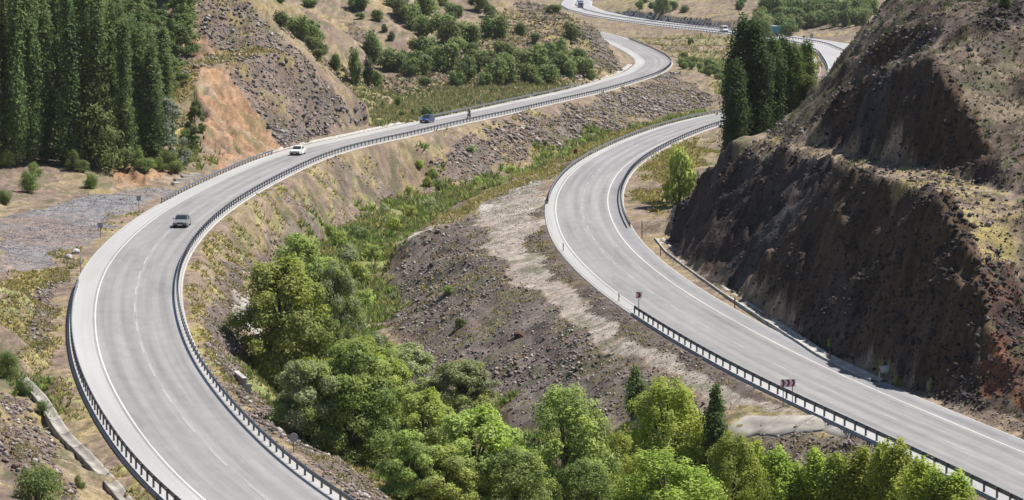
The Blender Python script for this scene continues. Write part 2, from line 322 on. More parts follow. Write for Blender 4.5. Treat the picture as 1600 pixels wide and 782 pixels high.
n1, n2, n3 = fbm(X / 14, Y / 14, 4, 41), fbm(X / 4, Y / 4, 4, 42), fbm(X / 1.2, Y / 1.2, 3, 43)
n4 = fbm(X / 40, Y / 60, 3, 44)
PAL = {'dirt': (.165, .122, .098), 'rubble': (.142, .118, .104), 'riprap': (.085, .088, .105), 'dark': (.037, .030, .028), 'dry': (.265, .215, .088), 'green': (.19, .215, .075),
       'orange': (.29, .178, .105), 'gravel': (.185, .18, .188), 'track': (.31, .272, .232), 'red': (.165, .072, .044), 'tan': (.255, .20, .145), 'pale': (.42, .395, .36), 'field': (.27, .235, .125)}
PAL = {k: np.array(v) for k, v in PAL.items()}
def mix(a, b, t): t = np.clip(t, 0, 1)[:, None]; return a * (1 - t) + b * t
colr = mix(np.tile(PAL['dirt'], (len(X), 1)), PAL['tan'], n1 * .6 + .4)
colr = mix(colr, PAL['dry'], (n2 + n1) * .6 + .1)
rough = np.full(X.shape, .28)
def paint(kind, c, r=None):
    m = ZONES[kind]; colr[m] = c[m]
    if r is not None: rough[m] = r
T = lambda k: np.tile(PAL[k], (len(X), 1))
paint('far', mix(T('tan'), T('dry'), n2 + .5), .1)
paint('bank', mix(mix(T('dirt') * 1.1, T('rubble') * 1.1, n3 + .4), T('dry'), n2 * 1.1 + n3 * .8 - .15), .35)
paint('meadow', mix(mix(T('tan'), T('dirt'), n2 + .4), T('field') * .9, n1 * 1.4 + n3 * .8 + .4), .25)
paint('hill', mix(mix(T('dirt'), T('tan'), .55 + n1), T('dry') * .85, n2 * 1.2 + n3 * .9 + n1 * .6 + .22), .75)
paint('field', mix(T('field'), mix(T('green') * 1.3, T('tan'), n1 + .4), n2 * 1.2 + .45), .08)
paint('hillR', mix(mix(T('dirt') * .6, T('rubble') * .5, n3 + .5), T('tan') * .74, n2 * 1.1 + n3 * .9 + n1 * .9 - .02), .6)
paint('bench', mix(mix(T('dirt'), T('tan') * 1.05, n3 + .5), T('dry') * .9, n2 * 1.2 + n3 + n1 * .8 - .1), .15)
paint('ledge', mix(T('tan'), T('dry'), n2 * 1.5 + .5), .2)
paint('dry', mix(T('dry'), mix(T('tan'), T('green'), n3 + .3), n2 * .9 + n3 * .8 + .38), .18)
paint('verge', mix(mix(T('dirt') * .62, T('rubble') * .8, n3 + .5), T('dry') * .8, n2 * 1.4 - .25), .2)
paint('rubble', mix(mix(T('rubble'), T('dirt'), n1 * 1.2 + n2 * .9 + .3), T('dry') * .8, (n2 + n1 + n3 * .6) * 1.8 - 1.0), .36)
paint('green', mix(T('green') * .9, mix(T('dry'), T('dirt'), n3 + .5), n2 * 1.5 + n1 + .4), .3)
paint('riprap', T('riprap'), .3)
paint('gravel', mix(T('gravel'), T('dirt') * 1.15, n1 * .8 + n3 * .6 + .25), .08)
paint('track', mix(T('track'), T('dirt') * 1.2, n2 * .7 + n3 * .4 + .08), .06)
paint('verge', mix(mix(T('dirt') * .62, T('rubble') * .8, n3 + .5), T('dry') * .8, n2 * 1.4 - .25), .2)
paint('pale', mix(T('pale'), T('track'), n2 + .4), .08)
paint('orange', mix(mix(T('orange'), T('tan'), n2 * 1.5 + .2), T('dirt') * .75, n1 * 1.3 + n2 * .8 + .0), .9)
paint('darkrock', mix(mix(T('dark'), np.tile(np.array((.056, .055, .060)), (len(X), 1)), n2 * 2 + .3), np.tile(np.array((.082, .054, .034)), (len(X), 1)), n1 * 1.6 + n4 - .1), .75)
paint('scree', mix(mix(T('dirt') * 1.1, T('tan'), n3 + .4), T('dry'), n2 * 1.4 - .1), .12)
paint('redsoil', mix(T('red'), T('dark') * 1.3, n2 * 1.8 + .35), .6)
# vegetation specks that are too small to pick apart
rsel = (X > 30) & (Y < 345) & (Y > 170) & (offR > 6) & ~ZONES['darkrock'] & ~ZONES['scree'] & ~ZONES['redsoil'] & ~ZONES['bench'] & ~ZONES['hillR']
ZONES['hillR'] = ZONES['hillR'] | (rsel & (X / Y < .33))
colr[rsel] = mix(mix(T('dirt') * .6, T('rubble') * .52, n3 + .5), T('tan') * .74, n2 * 1.1 + n3 * .9 + n1 - .05)[rsel]
n5 = fbm(X / .55, Y / .55, 2, 51)
colr *= np.clip(1 + .42 * n3 + .40 * n5, .45, 1.8)[:, None]
spk = np.clip((fbm(X / 2.2, Y / 3.0, 3, 52) - .22) * 6, 0, 1) * (gap > 2) * (~ZONES['gravel']) * (~ZONES['darkrock']) * (~ZONES['green'])
colr = mix(colr, np.tile((.085, .095, .045), (len(X), 1)), spk * .55)
detail = fbm(X / 2.6, Y / 2.6, 4, 61, .6) * 1.0 + .6 * (np.abs(fbm(X / 6, Y / 6, 3, 62)) - .25)
dscale = np.clip(Y / 300, .8, 1.8)
soft2 = np.clip((gap - .9) / 2.5, 0, 1)
ribs = (np.abs(fbm(X / 2.2 + Y / 3.4, (X - Y) / 60, 3, 71)) - .2) * 2.2 + fbm(X / 1.1, Y / 1.1, 3, 72) * .8
HZ = BZ + detail * rough * soft2 * dscale + ribs * np.where(ZONES['darkrock'] | ZONES['redsoil'], .5, np.where(ZONES['orange'], .75, np.where(ZONES['cutface'], .35, 0))) * soft2
# keep the ground under the carriageways
for g, zr in ((gapL, zL), (gapR, zR), (gapF, zF)):
    near = np.clip(1 - (g - .5) / 1.5, 0, 1)
    HZ = np.where(g < 2, HZ * (1 - near) + np.minimum(HZ, zr - .14) * near, HZ)
    HZ = np.where(g < .45, zr - .16, HZ)

# ------------------------------------------------------------------ materials
MATS = {}
def mat(name, color=(.5, .5, .5), rough_=.8, metal=0., emit=None, noise=None, spec=.3):
    if name in MATS: return MATS[name]
    m = bpy.data.materials.new(name); m.use_nodes = True; n = m.node_tree.nodes; l = m.node_tree.links
    b = n['Principled BSDF']; b.inputs['Roughness'].default_value = rough_; b.inputs['Metallic'].default_value = metal
    b.inputs['Specular IOR Level'].default_value = spec
    b.inputs['Base Color'].default_value = (*color, 1)
    if noise:
        sc, amt = noise
        t = n.new('ShaderNodeTexNoise'); t.inputs['Scale'].default_value = sc; t.inputs['Detail'].default_value = 5
        g = n.new('ShaderNodeTexCoord'); l.new(g.outputs['Object'], t.inputs['Vector'])
        r = n.new('ShaderNodeMapRange'); r.inputs[1].default_value = .3; r.inputs[2].default_value = .7; r.inputs[3].default_value = 1 - amt; r.inputs[4].default_value = 1 + amt
        l.new(t.outputs[0], r.inputs[0])
        v = n.new('ShaderNodeVectorMath'); v.operation = 'SCALE'; v.inputs[0].default_value = color; l.new(r.outputs[0], v.inputs['Scale'])
        l.new(v.outputs[0], b.inputs['Base Color'])
    MATS[name] = m; return m
def attr_mat(name, rough_=.95, bump=.6, bscale=2.2, var=.18, inst=0., trans=0.):
    if name in MATS: return MATS[name]
    m = bpy.data.materials.new(name); m.use_nodes = True; n = m.node_tree.nodes; l = m.node_tree.links
    b = n['Principled BSDF']; b.inputs['Roughness'].default_value = rough_; b.inputs['Specular IOR Level'].default_value = .15
    a = n.new('ShaderNodeAttribute'); a.attribute_name = 'Col'
    src = a.outputs['Color']
    if name == 'ground_soil':
        g0 = n.new('ShaderNodeTexCoord'); t0 = n.new('ShaderNodeTexVoronoi'); t0.inputs['Scale'].default_value = 5.0; t0.inputs['Randomness'].default_value = 1; l.new(g0.outputs['Object'], t0.inputs['Vector'])
        r0 = n.new('ShaderNodeMapRange'); r0.inputs[1].default_value = .05; r0.inputs[2].default_value = .75; r0.inputs[3].default_value = 1.2; r0.inputs[4].default_value = .78; l.new(t0.outputs['Distance'], r0.inputs[0])
        v0 = n.new('ShaderNodeVectorMath'); v0.operation = 'SCALE'; l.new(src, v0.inputs[0]); l.new(r0.outputs[0], v0.inputs['Scale']); src = v0.outputs[0]
    if var:
        g = n.new('ShaderNodeTexCoord'); t = n.new('ShaderNodeTexNoise'); t.inputs['Scale'].default_value = bscale; t.inputs['Detail'].default_value = 6; t.inputs['Roughness'].default_value = .7
        l.new(g.outputs['Object'], t.inputs['Vector'])
        r = n.new('ShaderNodeMapRange'); r.inputs[1].default_value = .3; r.inputs[2].default_value = .7; r.inputs[3].default_value = 1 - var; r.inputs[4].default_value = 1 + var; l.new(t.outputs[0], r.inputs[0])
        v = n.new('ShaderNodeVectorMath'); v.operation = 'SCALE'; l.new(src, v.inputs[0]); l.new(r.outputs[0], v.inputs['Scale']); src = v.outputs[0]
        if bump:
            bp = n.new('ShaderNodeBump'); bp.inputs['Strength'].default_value = bump; bp.inputs['Distance'].default_value = .3
            if name == 'ground_soil':
                hh = n.new('ShaderNodeMath'); hh.operation = 'SUBTRACT'; l.new(t.outputs[0], hh.inputs[0]); hm = n.new('ShaderNodeMath'); hm.operation = 'MULTIPLY'; hm.inputs[1].default_value = .7; l.new(t0.outputs['Distance'], hm.inputs[0]); l.new(hm.outputs[0], hh.inputs[1]); l.new(hh.outputs[0], bp.inputs['Height'])
            else: l.new(t.outputs[0], bp.inputs['Height']); l.new(bp.outputs[0], b.inputs['Normal'])
    if inst:
        o = n.new('ShaderNodeObjectInfo'); h = n.new('ShaderNodeHueSaturation')
        r1 = n.new('ShaderNodeMapRange'); r1.inputs[3].default_value = .5 - .035 * inst; r1.inputs[4].default_value = .5 + .004 * inst; l.new(o.outputs['Random'], r1.inputs[0]); l.new(r1.outputs[0], h.inputs['Hue'])
        mm = n.new('ShaderNodeMath'); mm.operation = 'MULTIPLY'; mm.inputs[1].default_value = 7.31; l.new(o.outputs['Random'], mm.inputs[0])
        fr = n.new('ShaderNodeMath'); fr.operation = 'FRACT'; l.new(mm.outputs[0], fr.inputs[0])
        r2 = n.new('ShaderNodeMapRange'); r2.inputs[3].default_value = 1 - .28 * inst; r2.inputs[4].default_value = 1 + .28 * inst; l.new(fr.outputs[0], r2.inputs[0]); l.new(r2.outputs[0], h.inputs['Value'])
        l.new(src, h.inputs['Color']); src = h.outputs[0]
    l.new(src, b.inputs['Base Color'])
    if trans:
        tr = n.new('ShaderNodeBsdfTranslucent'); l.new(src, tr.inputs['Color']); ms = n.new('ShaderNodeMixShader'); ms.inputs[0].default_value = trans
        out = n['Material Output']; l.new(b.outputs[0], ms.inputs[1]); l.new(tr.outputs[0], ms.inputs[2]); l.new(ms.outputs[0], out.inputs['Surface'])
    MATS[name] = m; return m

# ------------------------------------------------------------------ object helpers
def mesh_np(name, verts, faces, material, parent=None, color=None, smooth=False, link=True, mats=None, midx=None):
    """faces: (n,k) index array"""
    verts = np.asarray(verts, np.float32); faces = np.asarray(faces, np.int32)
    me = bpy.data.meshes.new(name); nf, k = faces.shape
    me.vertices.add(len(verts)); me.vertices.foreach_set('co', verts.ravel())
    me.loops.add(nf * k); me.loops.foreach_set('vertex_index', faces.ravel())
    me.polygons.add(nf); me.polygons.foreach_set('loop_start', np.arange(0, nf * k, k, dtype=np.int32))
    if smooth: me.polygons.foreach_set('use_smooth', np.ones(nf, bool))
    if midx is not None: me.polygons.foreach_set('material_index', np.asarray(midx, np.int32))
    me.update(calc_edges=True)
    if color is not None:
        ca = me.color_attributes.new('Col', 'FLOAT_COLOR', 'POINT')
        ca.data.foreach_set('color', np.c_[color, np.ones(len(color))].astype(np.float32).ravel())
    for mm in (mats or [material]): me.materials.append(mm)
    o = bpy.data.objects.new(name, me)
    if link: COL.objects.link(o)
    if parent is not None: o.parent = parent
    return o
def tag(o, label=None, cat=None, group=None, kind=None):
    for k, v in (('label', label), ('category', cat), ('group', group), ('kind', kind)):
        if v: o[k] = v
    return o
def empty(name, loc=(0, 0, 0), rz=0):
    o = bpy.data.objects.new(name, None); o.empty_display_size = .3; COL.objects.link(o); o.location = loc; o.rotation_euler = (0, 0, rz); return o
def copy_tree(o, parent=None):
    c = o.copy(); COL.objects.link(c)
    if parent is not None: c.parent = parent
    for ch in list(o.children): copy_tree(ch, c)
    return c

class MB:
    def __init__(s): s.v = []; s.f = []
    def add(s, vs, fs):
        b = len(s.v); s.v += [tuple(q) for q in vs]; s.f += [tuple(b + i for i in f) for f in fs]; return s
    def box(s, x0, x1, y0, y1, z0, z1, taper=0, c=0):
        t = taper
        vs = [(x0,y0,z0),(x1,y0,z0),(x1,y1,z0),(x0,y1,z0),(x0+t,y0+t,z1),(x1-t,y0+t,z1),(x1-t,y1-t,z1),(x0+t,y1-t,z1)]
        return s.add(vs, [(3,2,1,0),(4,5,6,7),(0,1,5,4),(1,2,6,5),(2,3,7,6),(3,0,4,7)])
    def tube(s, pts, radii, n=8, cap=True):
        rings = []; pts = [Vector(p) for p in pts]; base = len(s.v)
        for i, p in enumerate(pts):
            t = (pts[min(i + 1, len(pts) - 1)] - pts[max(i - 1, 0)]).normalized()
            a = t.orthogonal().normalized() if abs(t.z) < .9 else Vector((1, 0, 0)); a = (a - t * a.dot(t)).normalized(); b = t.cross(a)
            for k in range(n):
                q = p + (a * math.cos(2 * math.pi * k / n) + b * math.sin(2 * math.pi * k / n)) * radii[i]; s.v.append(tuple(q))
        for i in range(len(pts) - 1):
            for k in range(n):
                s.f.append((base + i*n + k, base + i*n + (k+1) % n, base + (i+1)*n + (k+1) % n, base + (i+1)*n + k))
        if cap:
            s.f.append(tuple(base + k for k in reversed(range(n)))); e = base + (len(pts) - 1) * n; s.f.append(tuple(e + k for k in range(n)))
        return s
    def build(s, name, m, parent=None, smooth=False, bevel=0, link=True):
        me = bpy.data.meshes.new(name); me.from_pydata(s.v, [], s.f); me.update()
        if bevel or True:
            bm = bmesh.new(); bm.from_mesh(me)
            if bevel: bmesh.ops.bevel(bm, geom=[e for e in bm.edges if len(e.link_faces) == 2 and e.calc_face_angle(0) > .5], offset=bevel, segments=2, affect='EDGES', clamp_overlap=True)
            bmesh.ops.recalc_face_normals(bm, faces=bm.faces); bm.to_mesh(me); bm.free()
        if smooth: me.polygons.foreach_set('use_smooth', [True] * len(me.polygons))
        me.materials.append(m); o = bpy.data.objects.new(name, me)
        if link: COL.objects.link(o)
        if parent is not None: o.parent = parent
        return o

# ------------------------------------------------------------------ ground
jj, ii = np.meshgrid(np.arange(NY - 1), np.arange(NX - 1), indexing='ij'); a = (jj * NX + ii).ravel()
ground = mesh_np('ground', np.stack([X, Y, HZ], 1), np.stack([a, a + 1, a + NX + 1, a + NX], 1), attr_mat('ground_soil', .97, 1.0, 2.4, .34), color=np.clip(colr, .012, .75))
tag(ground, kind='structure')
def G(px, py): return hit(px, py, HZ)
def gz(x, y): return float(interp_grid(HZ, np.array([x]), np.array([y]))[0])

# ------------------------------------------------------------------ roads
def road_mat(name, col, amt, streak):
    m = bpy.data.materials.new(name); m.use_nodes = True; n = m.node_tree.nodes; l = m.node_tree.links; b = n['Principled BSDF']; b.inputs['Roughness'].default_value = .85; b.inputs['Specular IOR Level'].default_value = .25
    uv = n.new('ShaderNodeUVMap'); uv.uv_map = 'UVMap'
    def nz(sx, sy, lo, hi, det=4):
        mp = n.new('ShaderNodeMapping'); mp.inputs['Scale'].default_value = (sx, sy, 1); l.new(uv.outputs[0], mp.inputs[0])
        t = n.new('ShaderNodeTexNoise'); t.inputs['Scale'].default_value = 1; t.inputs['Detail'].default_value = det; l.new(mp.outputs[0], t.inputs['Vector'])
        r = n.new('ShaderNodeMapRange'); r.inputs[1].default_value = .3; r.inputs[2].default_value = .7; r.inputs[3].default_value = lo; r.inputs[4].default_value = hi; l.new(t.outputs[0], r.inputs[0]); return r.outputs[0]
    def mul(p, q):
        x = n.new('ShaderNodeMath'); x.operation = 'MULTIPLY'; l.new(p, x.inputs[0]); l.new(q, x.inputs[1]); return x.outputs[0]
    f = mul(mul(nz(1.6, .02, 1 - streak, 1 + streak), nz(.25, .03, 1 - amt, 1 + amt)), nz(6, 3, 1 - amt * .6, 1 + amt * .6, 6))
    if streak > .07:          # polished wheel paths
        sx = n.new('ShaderNodeSeparateXYZ'); l.new(uv.outputs[0], sx.inputs[0]); ma = n.new('ShaderNodeMath'); ma.operation = 'MULTIPLY'; ma.inputs[1].default_value = 2 * math.pi / 1.8; l.new(sx.outputs[0], ma.inputs[0])
        co = n.new('ShaderNodeMath'); co.operation = 'COSINE'; l.new(ma.outputs[0], co.inputs[0]); wr = n.new('ShaderNodeMapRange'); wr.inputs[1].default_value = -1; wr.inputs[2].default_value = 1; wr.inputs[3].default_value = .90; wr.inputs[4].default_value = 1.04; l.new(co.outputs[0], wr.inputs[0]); f = mul(f, wr.outputs[0])
        f = mul(f, nz(.9, .35, .93, 1.07, 8)); pt = nz(.30, .045, 0, 1, 1); th = n.new('ShaderNodeMapRange'); th.inputs[1].default_value = .80; th.inputs[2].default_value = .83; th.inputs[3].default_value = 1; th.inputs[4].default_value = .91; l.new(pt, th.inputs[0]); f = mul(f, th.outputs[0])
    v = n.new('ShaderNodeVectorMath'); v.operation = 'SCALE'; v.inputs[0].default_value = col; l.new(f, v.inputs['Scale']); l.new(v.outputs[0], b.inputs['Base Color'])
    MATS[name] = m; return m
ASPHALT = road_mat('worn_asphalt', (.232, .227, .224), .10, .15)
SHOULDER = road_mat('pale_shoulder', (.335, .333, .325), .10, .06)
PAINT = road_mat('road_paint', (.50, .49, .47), .18, .05)
RSH = road_mat('right_shoulder', (.225, .222, .226), .1, .08)
DASH = road_mat('worn_dash_paint', (.37, .365, .355), .2, .05)
def ribbon(name, C, offs, z, m, parent=None, skirt=0., i0=0, i1=None):
    """strip along a centre line between the given cross offsets (closed sheet with a turned-down edge)"""
    C = C[i0:i1]; N = normals2(C) if len(C) > 2 else np.tile(normals2(np.vstack([C, C[-1:] * 2 - C[-2:-1]]))[:1], (len(C), 1))
    s = np.r_[0, np.cumsum(np.linalg.norm(np.diff(C[:, :2], axis=0), axis=1))]
    prof = [(o, z) for o in offs]
    if skirt: prof = [(offs[0] - .15, z - skirt)] + prof + [(offs[-1] + .15, z - skirt)]
    k = len(prof); V = np.zeros((len(C), k, 3)); UVs = np.zeros((len(C), k, 2))
    for j, (o, zz) in enumerate(prof):
        V[:, j, :2] = C[:, :2] + N * o; V[:, j, 2] = C[:, 2] + zz; UVs[:, j, 0] = o; UVs[:, j, 1] = s
    jj, ii = np.meshgrid(np.arange(len(C) - 1), np.arange(k - 1), indexing='ij'); a = (jj * k + ii).ravel(); fc = np.stack([a, a + 1, a + k + 1, a + k], 1)
    ob = mesh_np(name, V.reshape(-1, 3), fc, m, parent)
    ul = ob.data.uv_layers.new(name='UVMap'); ul.data.foreach_set('uv', UVs.reshape(-1, 2)[fc.ravel()].astype(np.float32).ravel())
    return ob
def build_road(name, C, le, re, line, dash_step, dash_len, d_end, first):
    r = ribbon(name, C, np.linspace(-line - .25, line + .25, 9).tolist(), 0, ASPHALT); tag(r, kind='structure')
    ribbon('shoulder', C, [le, (le - line) / 2, -line - .25], 0, SHOULDER, r, 0)
    ribbon('shoulder', C, [line + .25, (re + line) / 2, re], 0, SHOULDER if first == 2 else RSH, r, 0)
    for e in (le, re):
        sg = -1 if e < 0 else 1
        ribbon('road_edge', C, sorted([e, e + sg * .18]), -.03, mat('edge_concrete', (.36, .35, .33), .9, noise=(1.5, .2)), r, .5)
    ribbon('edge_line', C, [-line - .06, -line + .07], .012, PAINT, r)
    ribbon('edge_line', C, [line - .07, line + .06], .012, PAINT, r)
    F_ = smooth_line(C, .5, 0); k = first
    while k + dash_len * 2 < len(F_) and F_[k][1] < d_end:
        ribbon('lane_dash', F_, [-.06, .06], .014, DASH, r, i0=k, i1=k + int(dash_len * 2) + 1); k += int(dash_step * 2)
    return r
road_near = build_road('road', L_C, L_LE, L_RE, L_LINE, 12, 6.0, 640, 2)
ribbon('centre_line', L_C, [.09, .16], .011, road_mat('faint_paint', (.30, .295, .29), .25, .05), road_near, i1=int(np.argmax(L_C[:, 1] > 262)))
road_right = build_road('road', R_C, R_LE, R_RE, R_LINE, 12, 3.6, 560, 3)
rf = ribbon('road', F_C, np.linspace(-F_W, F_W, 7).tolist(), 0, SHOULDER, None, .5); tag(rf, kind='structure')
for a_, b_ in ((-8.2, -1.2), (1.2, 8.2)):
    ribbon('carriageway', F_C, [a_, b_], .012, road_mat('far_asphalt', (.31, .305, .31), .08, .05), rf)
    for o in (a_ + .35, b_ - .35): ribbon('edge_line', F_C, [o - .1, o + .1], .024, PAINT, rf)

# ------------------------------------------------------------------ guard rails
STEEL = mat('galvanised_steel', (.17, .18, .205), .55, .3, noise=(1.2, .18), spec=.4)
POST = mat('post_steel', (.14, .145, .16), .6, .3)
RAILP = [(0, .44), (.05, .47), (.05, .52), (0, .56), (0, .62), (.05, .66), (.05, .71), (0, .75), (-.03, .75), (.02, .70), (.02, .665), (-.03, .62), (-.03, .56), (.02, .515), (.02, .475), (-.03, .44)]
post_me = None
def guardrail(C, off, i0, i1, face, label, group, step_m=2.0, max_posts=300):
    """one run: rail beam, spacers and posts; face=+1 when the beam faces to the right of the line"""
    global post_me
    P = offset(C, off)[i0:i1]; root = empty('guardrail', tuple(P[0])); tag(root, label, 'guardrail', group)
    org = P[0].copy(); N = normals2(P); k = len(RAILP); V = np.zeros((len(P), k, 3))
    for j, (o, zz) in enumerate(RAILP):
        V[:, j, :2] = P[:, :2] + N * (face * (o + .09)) - org[:2]; V[:, j, 2] = P[:, 2] + zz - org[2]
    jj, ii = np.meshgrid(np.arange(len(P) - 1), np.arange(k), indexing='ij'); a = (jj * k + ii).ravel(); b = (jj * k + (ii + 1) % k).ravel()
    mesh_np('rail', V.reshape(-1, 3), np.stack([a, b, b + k, a + k], 1), STEEL, root)
    if post_me is None:
        m = MB().box(-.06, .06, -.06, .06, -.7, .76).box(.055, .11, -.09, .09, .5, .72); o = m.build('post', POST, None, link=False); post_me = o.data
    s = np.r_[0, np.cumsum(np.linalg.norm(np.diff(P[:, :2], axis=0), axis=1))]; q = np.arange(.2, s[-1], step_m)
    px = [np.interp(q, s, P[:, c]) for c in range(3)]; nn = [np.interp(q, s, N[:, c]) for c in range(2)]
    order = np.argsort(px[1]); rest = MB()
    for r_, i in enumerate(order):
        ang = math.atan2(nn[1][i] * face, nn[0][i] * face); loc = (px[0][i] - org[0], px[1][i] - org[1], px[2][i] - org[2])
        if r_ < max_posts:
            o = bpy.data.objects.new('post', post_me); COL.objects.link(o); o.parent = root; o.location = loc; o.rotation_euler = (0, 0, ang)
        else:
            rest.box(loc[0] - .06, loc[0] + .06, loc[1] - .06, loc[1] + .06, loc[2] - .7, loc[2] + .76)
    if rest.v: tag(rest.build('far_posts', POST, root), kind='stuff')
    return root
def idx(C, y): return int(np.argmax(C[:, 1] >= y))
RG = 'steel guardrails beside the road'
iT = int(np.argmax(L_C[:, 1] > 905))
guardrail(L_C, L_RE - .25, 0, iT, -1, 'long steel guardrail along the valley side of the near carriageway', RG)
guardrail(L_C, L_LE + .15, 0, idx(L_C, 254), 1, 'dark steel guardrail on the outer edge of the near bend', RG)
guardrail(L_C, L_LE + .15, idx(L_C, 333), idx(L_C, 412), 1, 'steel guardrail between the grove bank and the road', RG)
guardrail(L_C, L_LE + .15, idx(L_C, 486), idx(L_C, 610), 1, 'steel guardrail along the dry grass field behind the blue car', RG)
guardrail(R_C, R_LE + .15, 0, idx(R_C, 250.5), 1, 'dark blue grey steel guardrail with tall posts below the chevron board', RG)
guardrail(R_C, R_LE + .15, idx(R_C, 352), idx(R_C, 560), 1, 'steel guardrail around the outside of the lower bend', RG)
guardrail(R_C, R_RE - .2, idx(R_C, 322), idx(R_C, 560), -1, 'steel guardrail on the inside of the lower bend beside the round bush', RG)
guardrail(F_C, -F_W + .3, 0, len(F_C) - 1, 1, 'far guardrail along the lower edge of the distant road', RG, 4.0, 200)
guardrail(F_C, 0, idx(F_C, 700), len(F_C) - 1, 1, 'median barrier between the two distant carriageways', RG, 4.0, 200)

# ------------------------------------------------------------------ concrete drains, aprons, walls
CONC = mat('pale_concrete', (.36, .345, .315), .9, noise=(.8, .3))
def channel(name, pts, width, label, cat='drain', thick=.22, lip=.05, m=CONC, level=None):
    P = smooth_line([(x, y, gz(x, y) + .10) for x, y in pts], 1.0, 6); P[:, 2] = [max(gz(q[0], q[1]), gz(q[0] + .5, q[1]), gz(q[0] - .4, q[1])) + .2 for q in P]
    if level is not None: P[:, 2] = level
    for _ in range(30): P[1:-1, 2] = P[1:-1, 2] * .5 + (P[:-2, 2] + P[2:, 2]) * .25
    org = P[0].copy(); N = normals2(P); h = width / 2; root = empty(name, tuple(org)); tag(root, label, cat)
    prof = [(-h - .14, -.5), (-h - .14, lip), (-h, lip), (-h * .55, -thick * .4), (h * .55, -thick * .4), (h, lip), (h + .14, lip), (h + .14, -.5)]
    k = len(prof); step = 5
    for c in range(0, len(P) - 1, step):            # cast in bays: each bay is a part
        Q = P[c:c + step + 1]; M = N[c:c + step + 1]; V = np.zeros((len(Q), k, 3))
        if len(Q) < 2: continue
        jz = random.uniform(-.015, .015); jo = random.uniform(-.02, .02); d = (Q[-1] - Q[0]); d = d / np.linalg.norm(d) * .05
        for j, (o, zz) in enumerate(prof):
            V[:, j, :2] = Q[:, :2] + M * (o + jo) - org[:2]; V[:, j, 2] = Q[:, 2] + zz + jz - org[2]
        V[0] += d; V[-1] -= d
        jj, ii = np.meshgrid(np.arange(len(Q) - 1), np.arange(k - 1), indexing='ij'); a = (jj * k + ii).ravel()
        mesh_np('bay', V.reshape(-1, 3), np.stack([a, a + 1, a + k + 1, a + k], 1), m, root)
    return root
def W(*l): return [G(*q)[:2] for q in l]
channel('drain_channel', W((34,600),(62,628),(84,662),(102,692),(140,730),(176,768),(200,795)), .62, 'pale concrete drain channel running beside the near bend below the dirt slope', m=mat('weathered_concrete', (.285, .265, .235), .92, noise=(.5, .38)))
channel('drain_channel', offset(L_C, L_LE - 1.5)[idx(L_C, 405):idx(L_C, 484)][:, :2].tolist(), .8, 'pale concrete gutter at the foot of the dark rock cut on the left', level=.06)
channel('drain_channel', [at(x, y, -1.85)[:2] for x, y in ((1030,372),(1046,392),(1084,421),(1148,465),(1238,522),(1290,556),(1372,594))], .9, 'broken pale concrete gutter at the foot of the dark shaded cliff', level=-1.86)
channel('drain_channel', offset(L_C, L_LE - 1.4)[idx(L_C, 625):idx(L_C, 720)][:, :2].tolist(), .9, 'pale concrete gutter on the inside of the distant bend', level=.06)
channel('drain_channel', offset(F_C, -F_W - 2.2)[idx(F_C, 650):idx(F_C, 790)][:, :2].tolist(), 1.2, 'pale concrete gutter outside the distant curve beyond the poplar clump', level=-.1)
def slab(name, pix, label, cat, th=.18, m=CONC, lift=.1):
    P = [G(*q) for q in pix]; org = np.mean(P, axis=0); root = MB(); n = len(P)
    top = [(p[0] - org[0], p[1] - org[1], p[2] - org[2] + lift) for p in P]; bot = [(x, y, z - th - .5) for x, y, z in top]
    root.add(top + bot, [tuple(range(n)), tuple(range(2 * n - 1, n - 1, -1))] + [(i, i + n, (i + 1) % n + n, (i + 1) % n) for i in range(n)])
    o = root.build(name, m); o.location = org; tag(o, label, cat); return o
def chute(name, pix, width, label, cat, lift=.08):
    """flat concrete slab run poured in bays"""
    P = smooth_line([at(*q) for q in pix], 1.0, 10); org = P[0].copy(); N = normals2(P); root = empty(name, tuple(org)); tag(root, label, cat)
    prof = [(-width / 2 - .1, -.5), (-width / 2, .03), (-width * .2, 0), (width * .2, 0), (width / 2, .03), (width / 2 + .1, -.5)]; k = len(prof)
    for c in range(0, len(P) - 1, 3):
        Q = P[c:c + 4]; M = N[c:c + 4]
        if len(Q) < 2: continue
        V = np.zeros((len(Q), k, 3)); jz = random.uniform(-.02, .02)
        for j, (o, zz) in enumerate(prof):
            V[:, j, :2] = Q[:, :2] + M * o - org[:2]; V[:, j, 2] = Q[:, 2] + zz + jz - org[2] + lift
        V[:, :, 2] = interp_grid(HZ, V[:, :, 0] + org[0], V[:, :, 1] + org[1]) - org[2] + lift + jz + np.array([p_[1] for p_ in prof])[None, :]
        V[-1, :, :2] -= (Q[-1] - Q[-2])[:2] * .04
        jj, ii = np.meshgrid(np.arange(len(Q) - 1), np.arange(k - 1), indexing='ij'); a = (jj * k + ii).ravel()
        mesh_np('bay', V.reshape(-1, 3), np.stack([a, a + 1, a + k + 1, a + k], 1), mat('weathered_concrete', (.285, .265, .235), .92, noise=(.5, .38)), root)
chute('spillway', [(1352,676,-2.2),(1300,664,-2.36),(1230,662,-2.62),(1146,659,-3.05)], 3.4, 'wide pale concrete spillway chute from the right guardrail down to the trees', 'spillway')
chute('apron', [(384,452,-4.2),(386,475,-4.15),(386,506,-4.1)], 3.0, 'light grey concrete apron on the rubble slope beside the largest willow', 'apron', .05)
hw = G(376, 606); hwo = MB().box(-.15, .15, -1.8, 1.8, -2.5, .9).box(-.22, .22, -1.9, 1.9, .9, 1.0).box(.15, .5, -1.8, -1.55, -2.5, .5).box(.15, .5, 1.55, 1.8, -2.5, .5)
hwo = hwo.build('headwall', CONC, None, bevel=.03); hwo.location = hw; hwo.rotation_euler = (0, 0, .3); tag(hwo, 'pale concrete culvert headwall half hidden behind the largest willow', 'culvert')

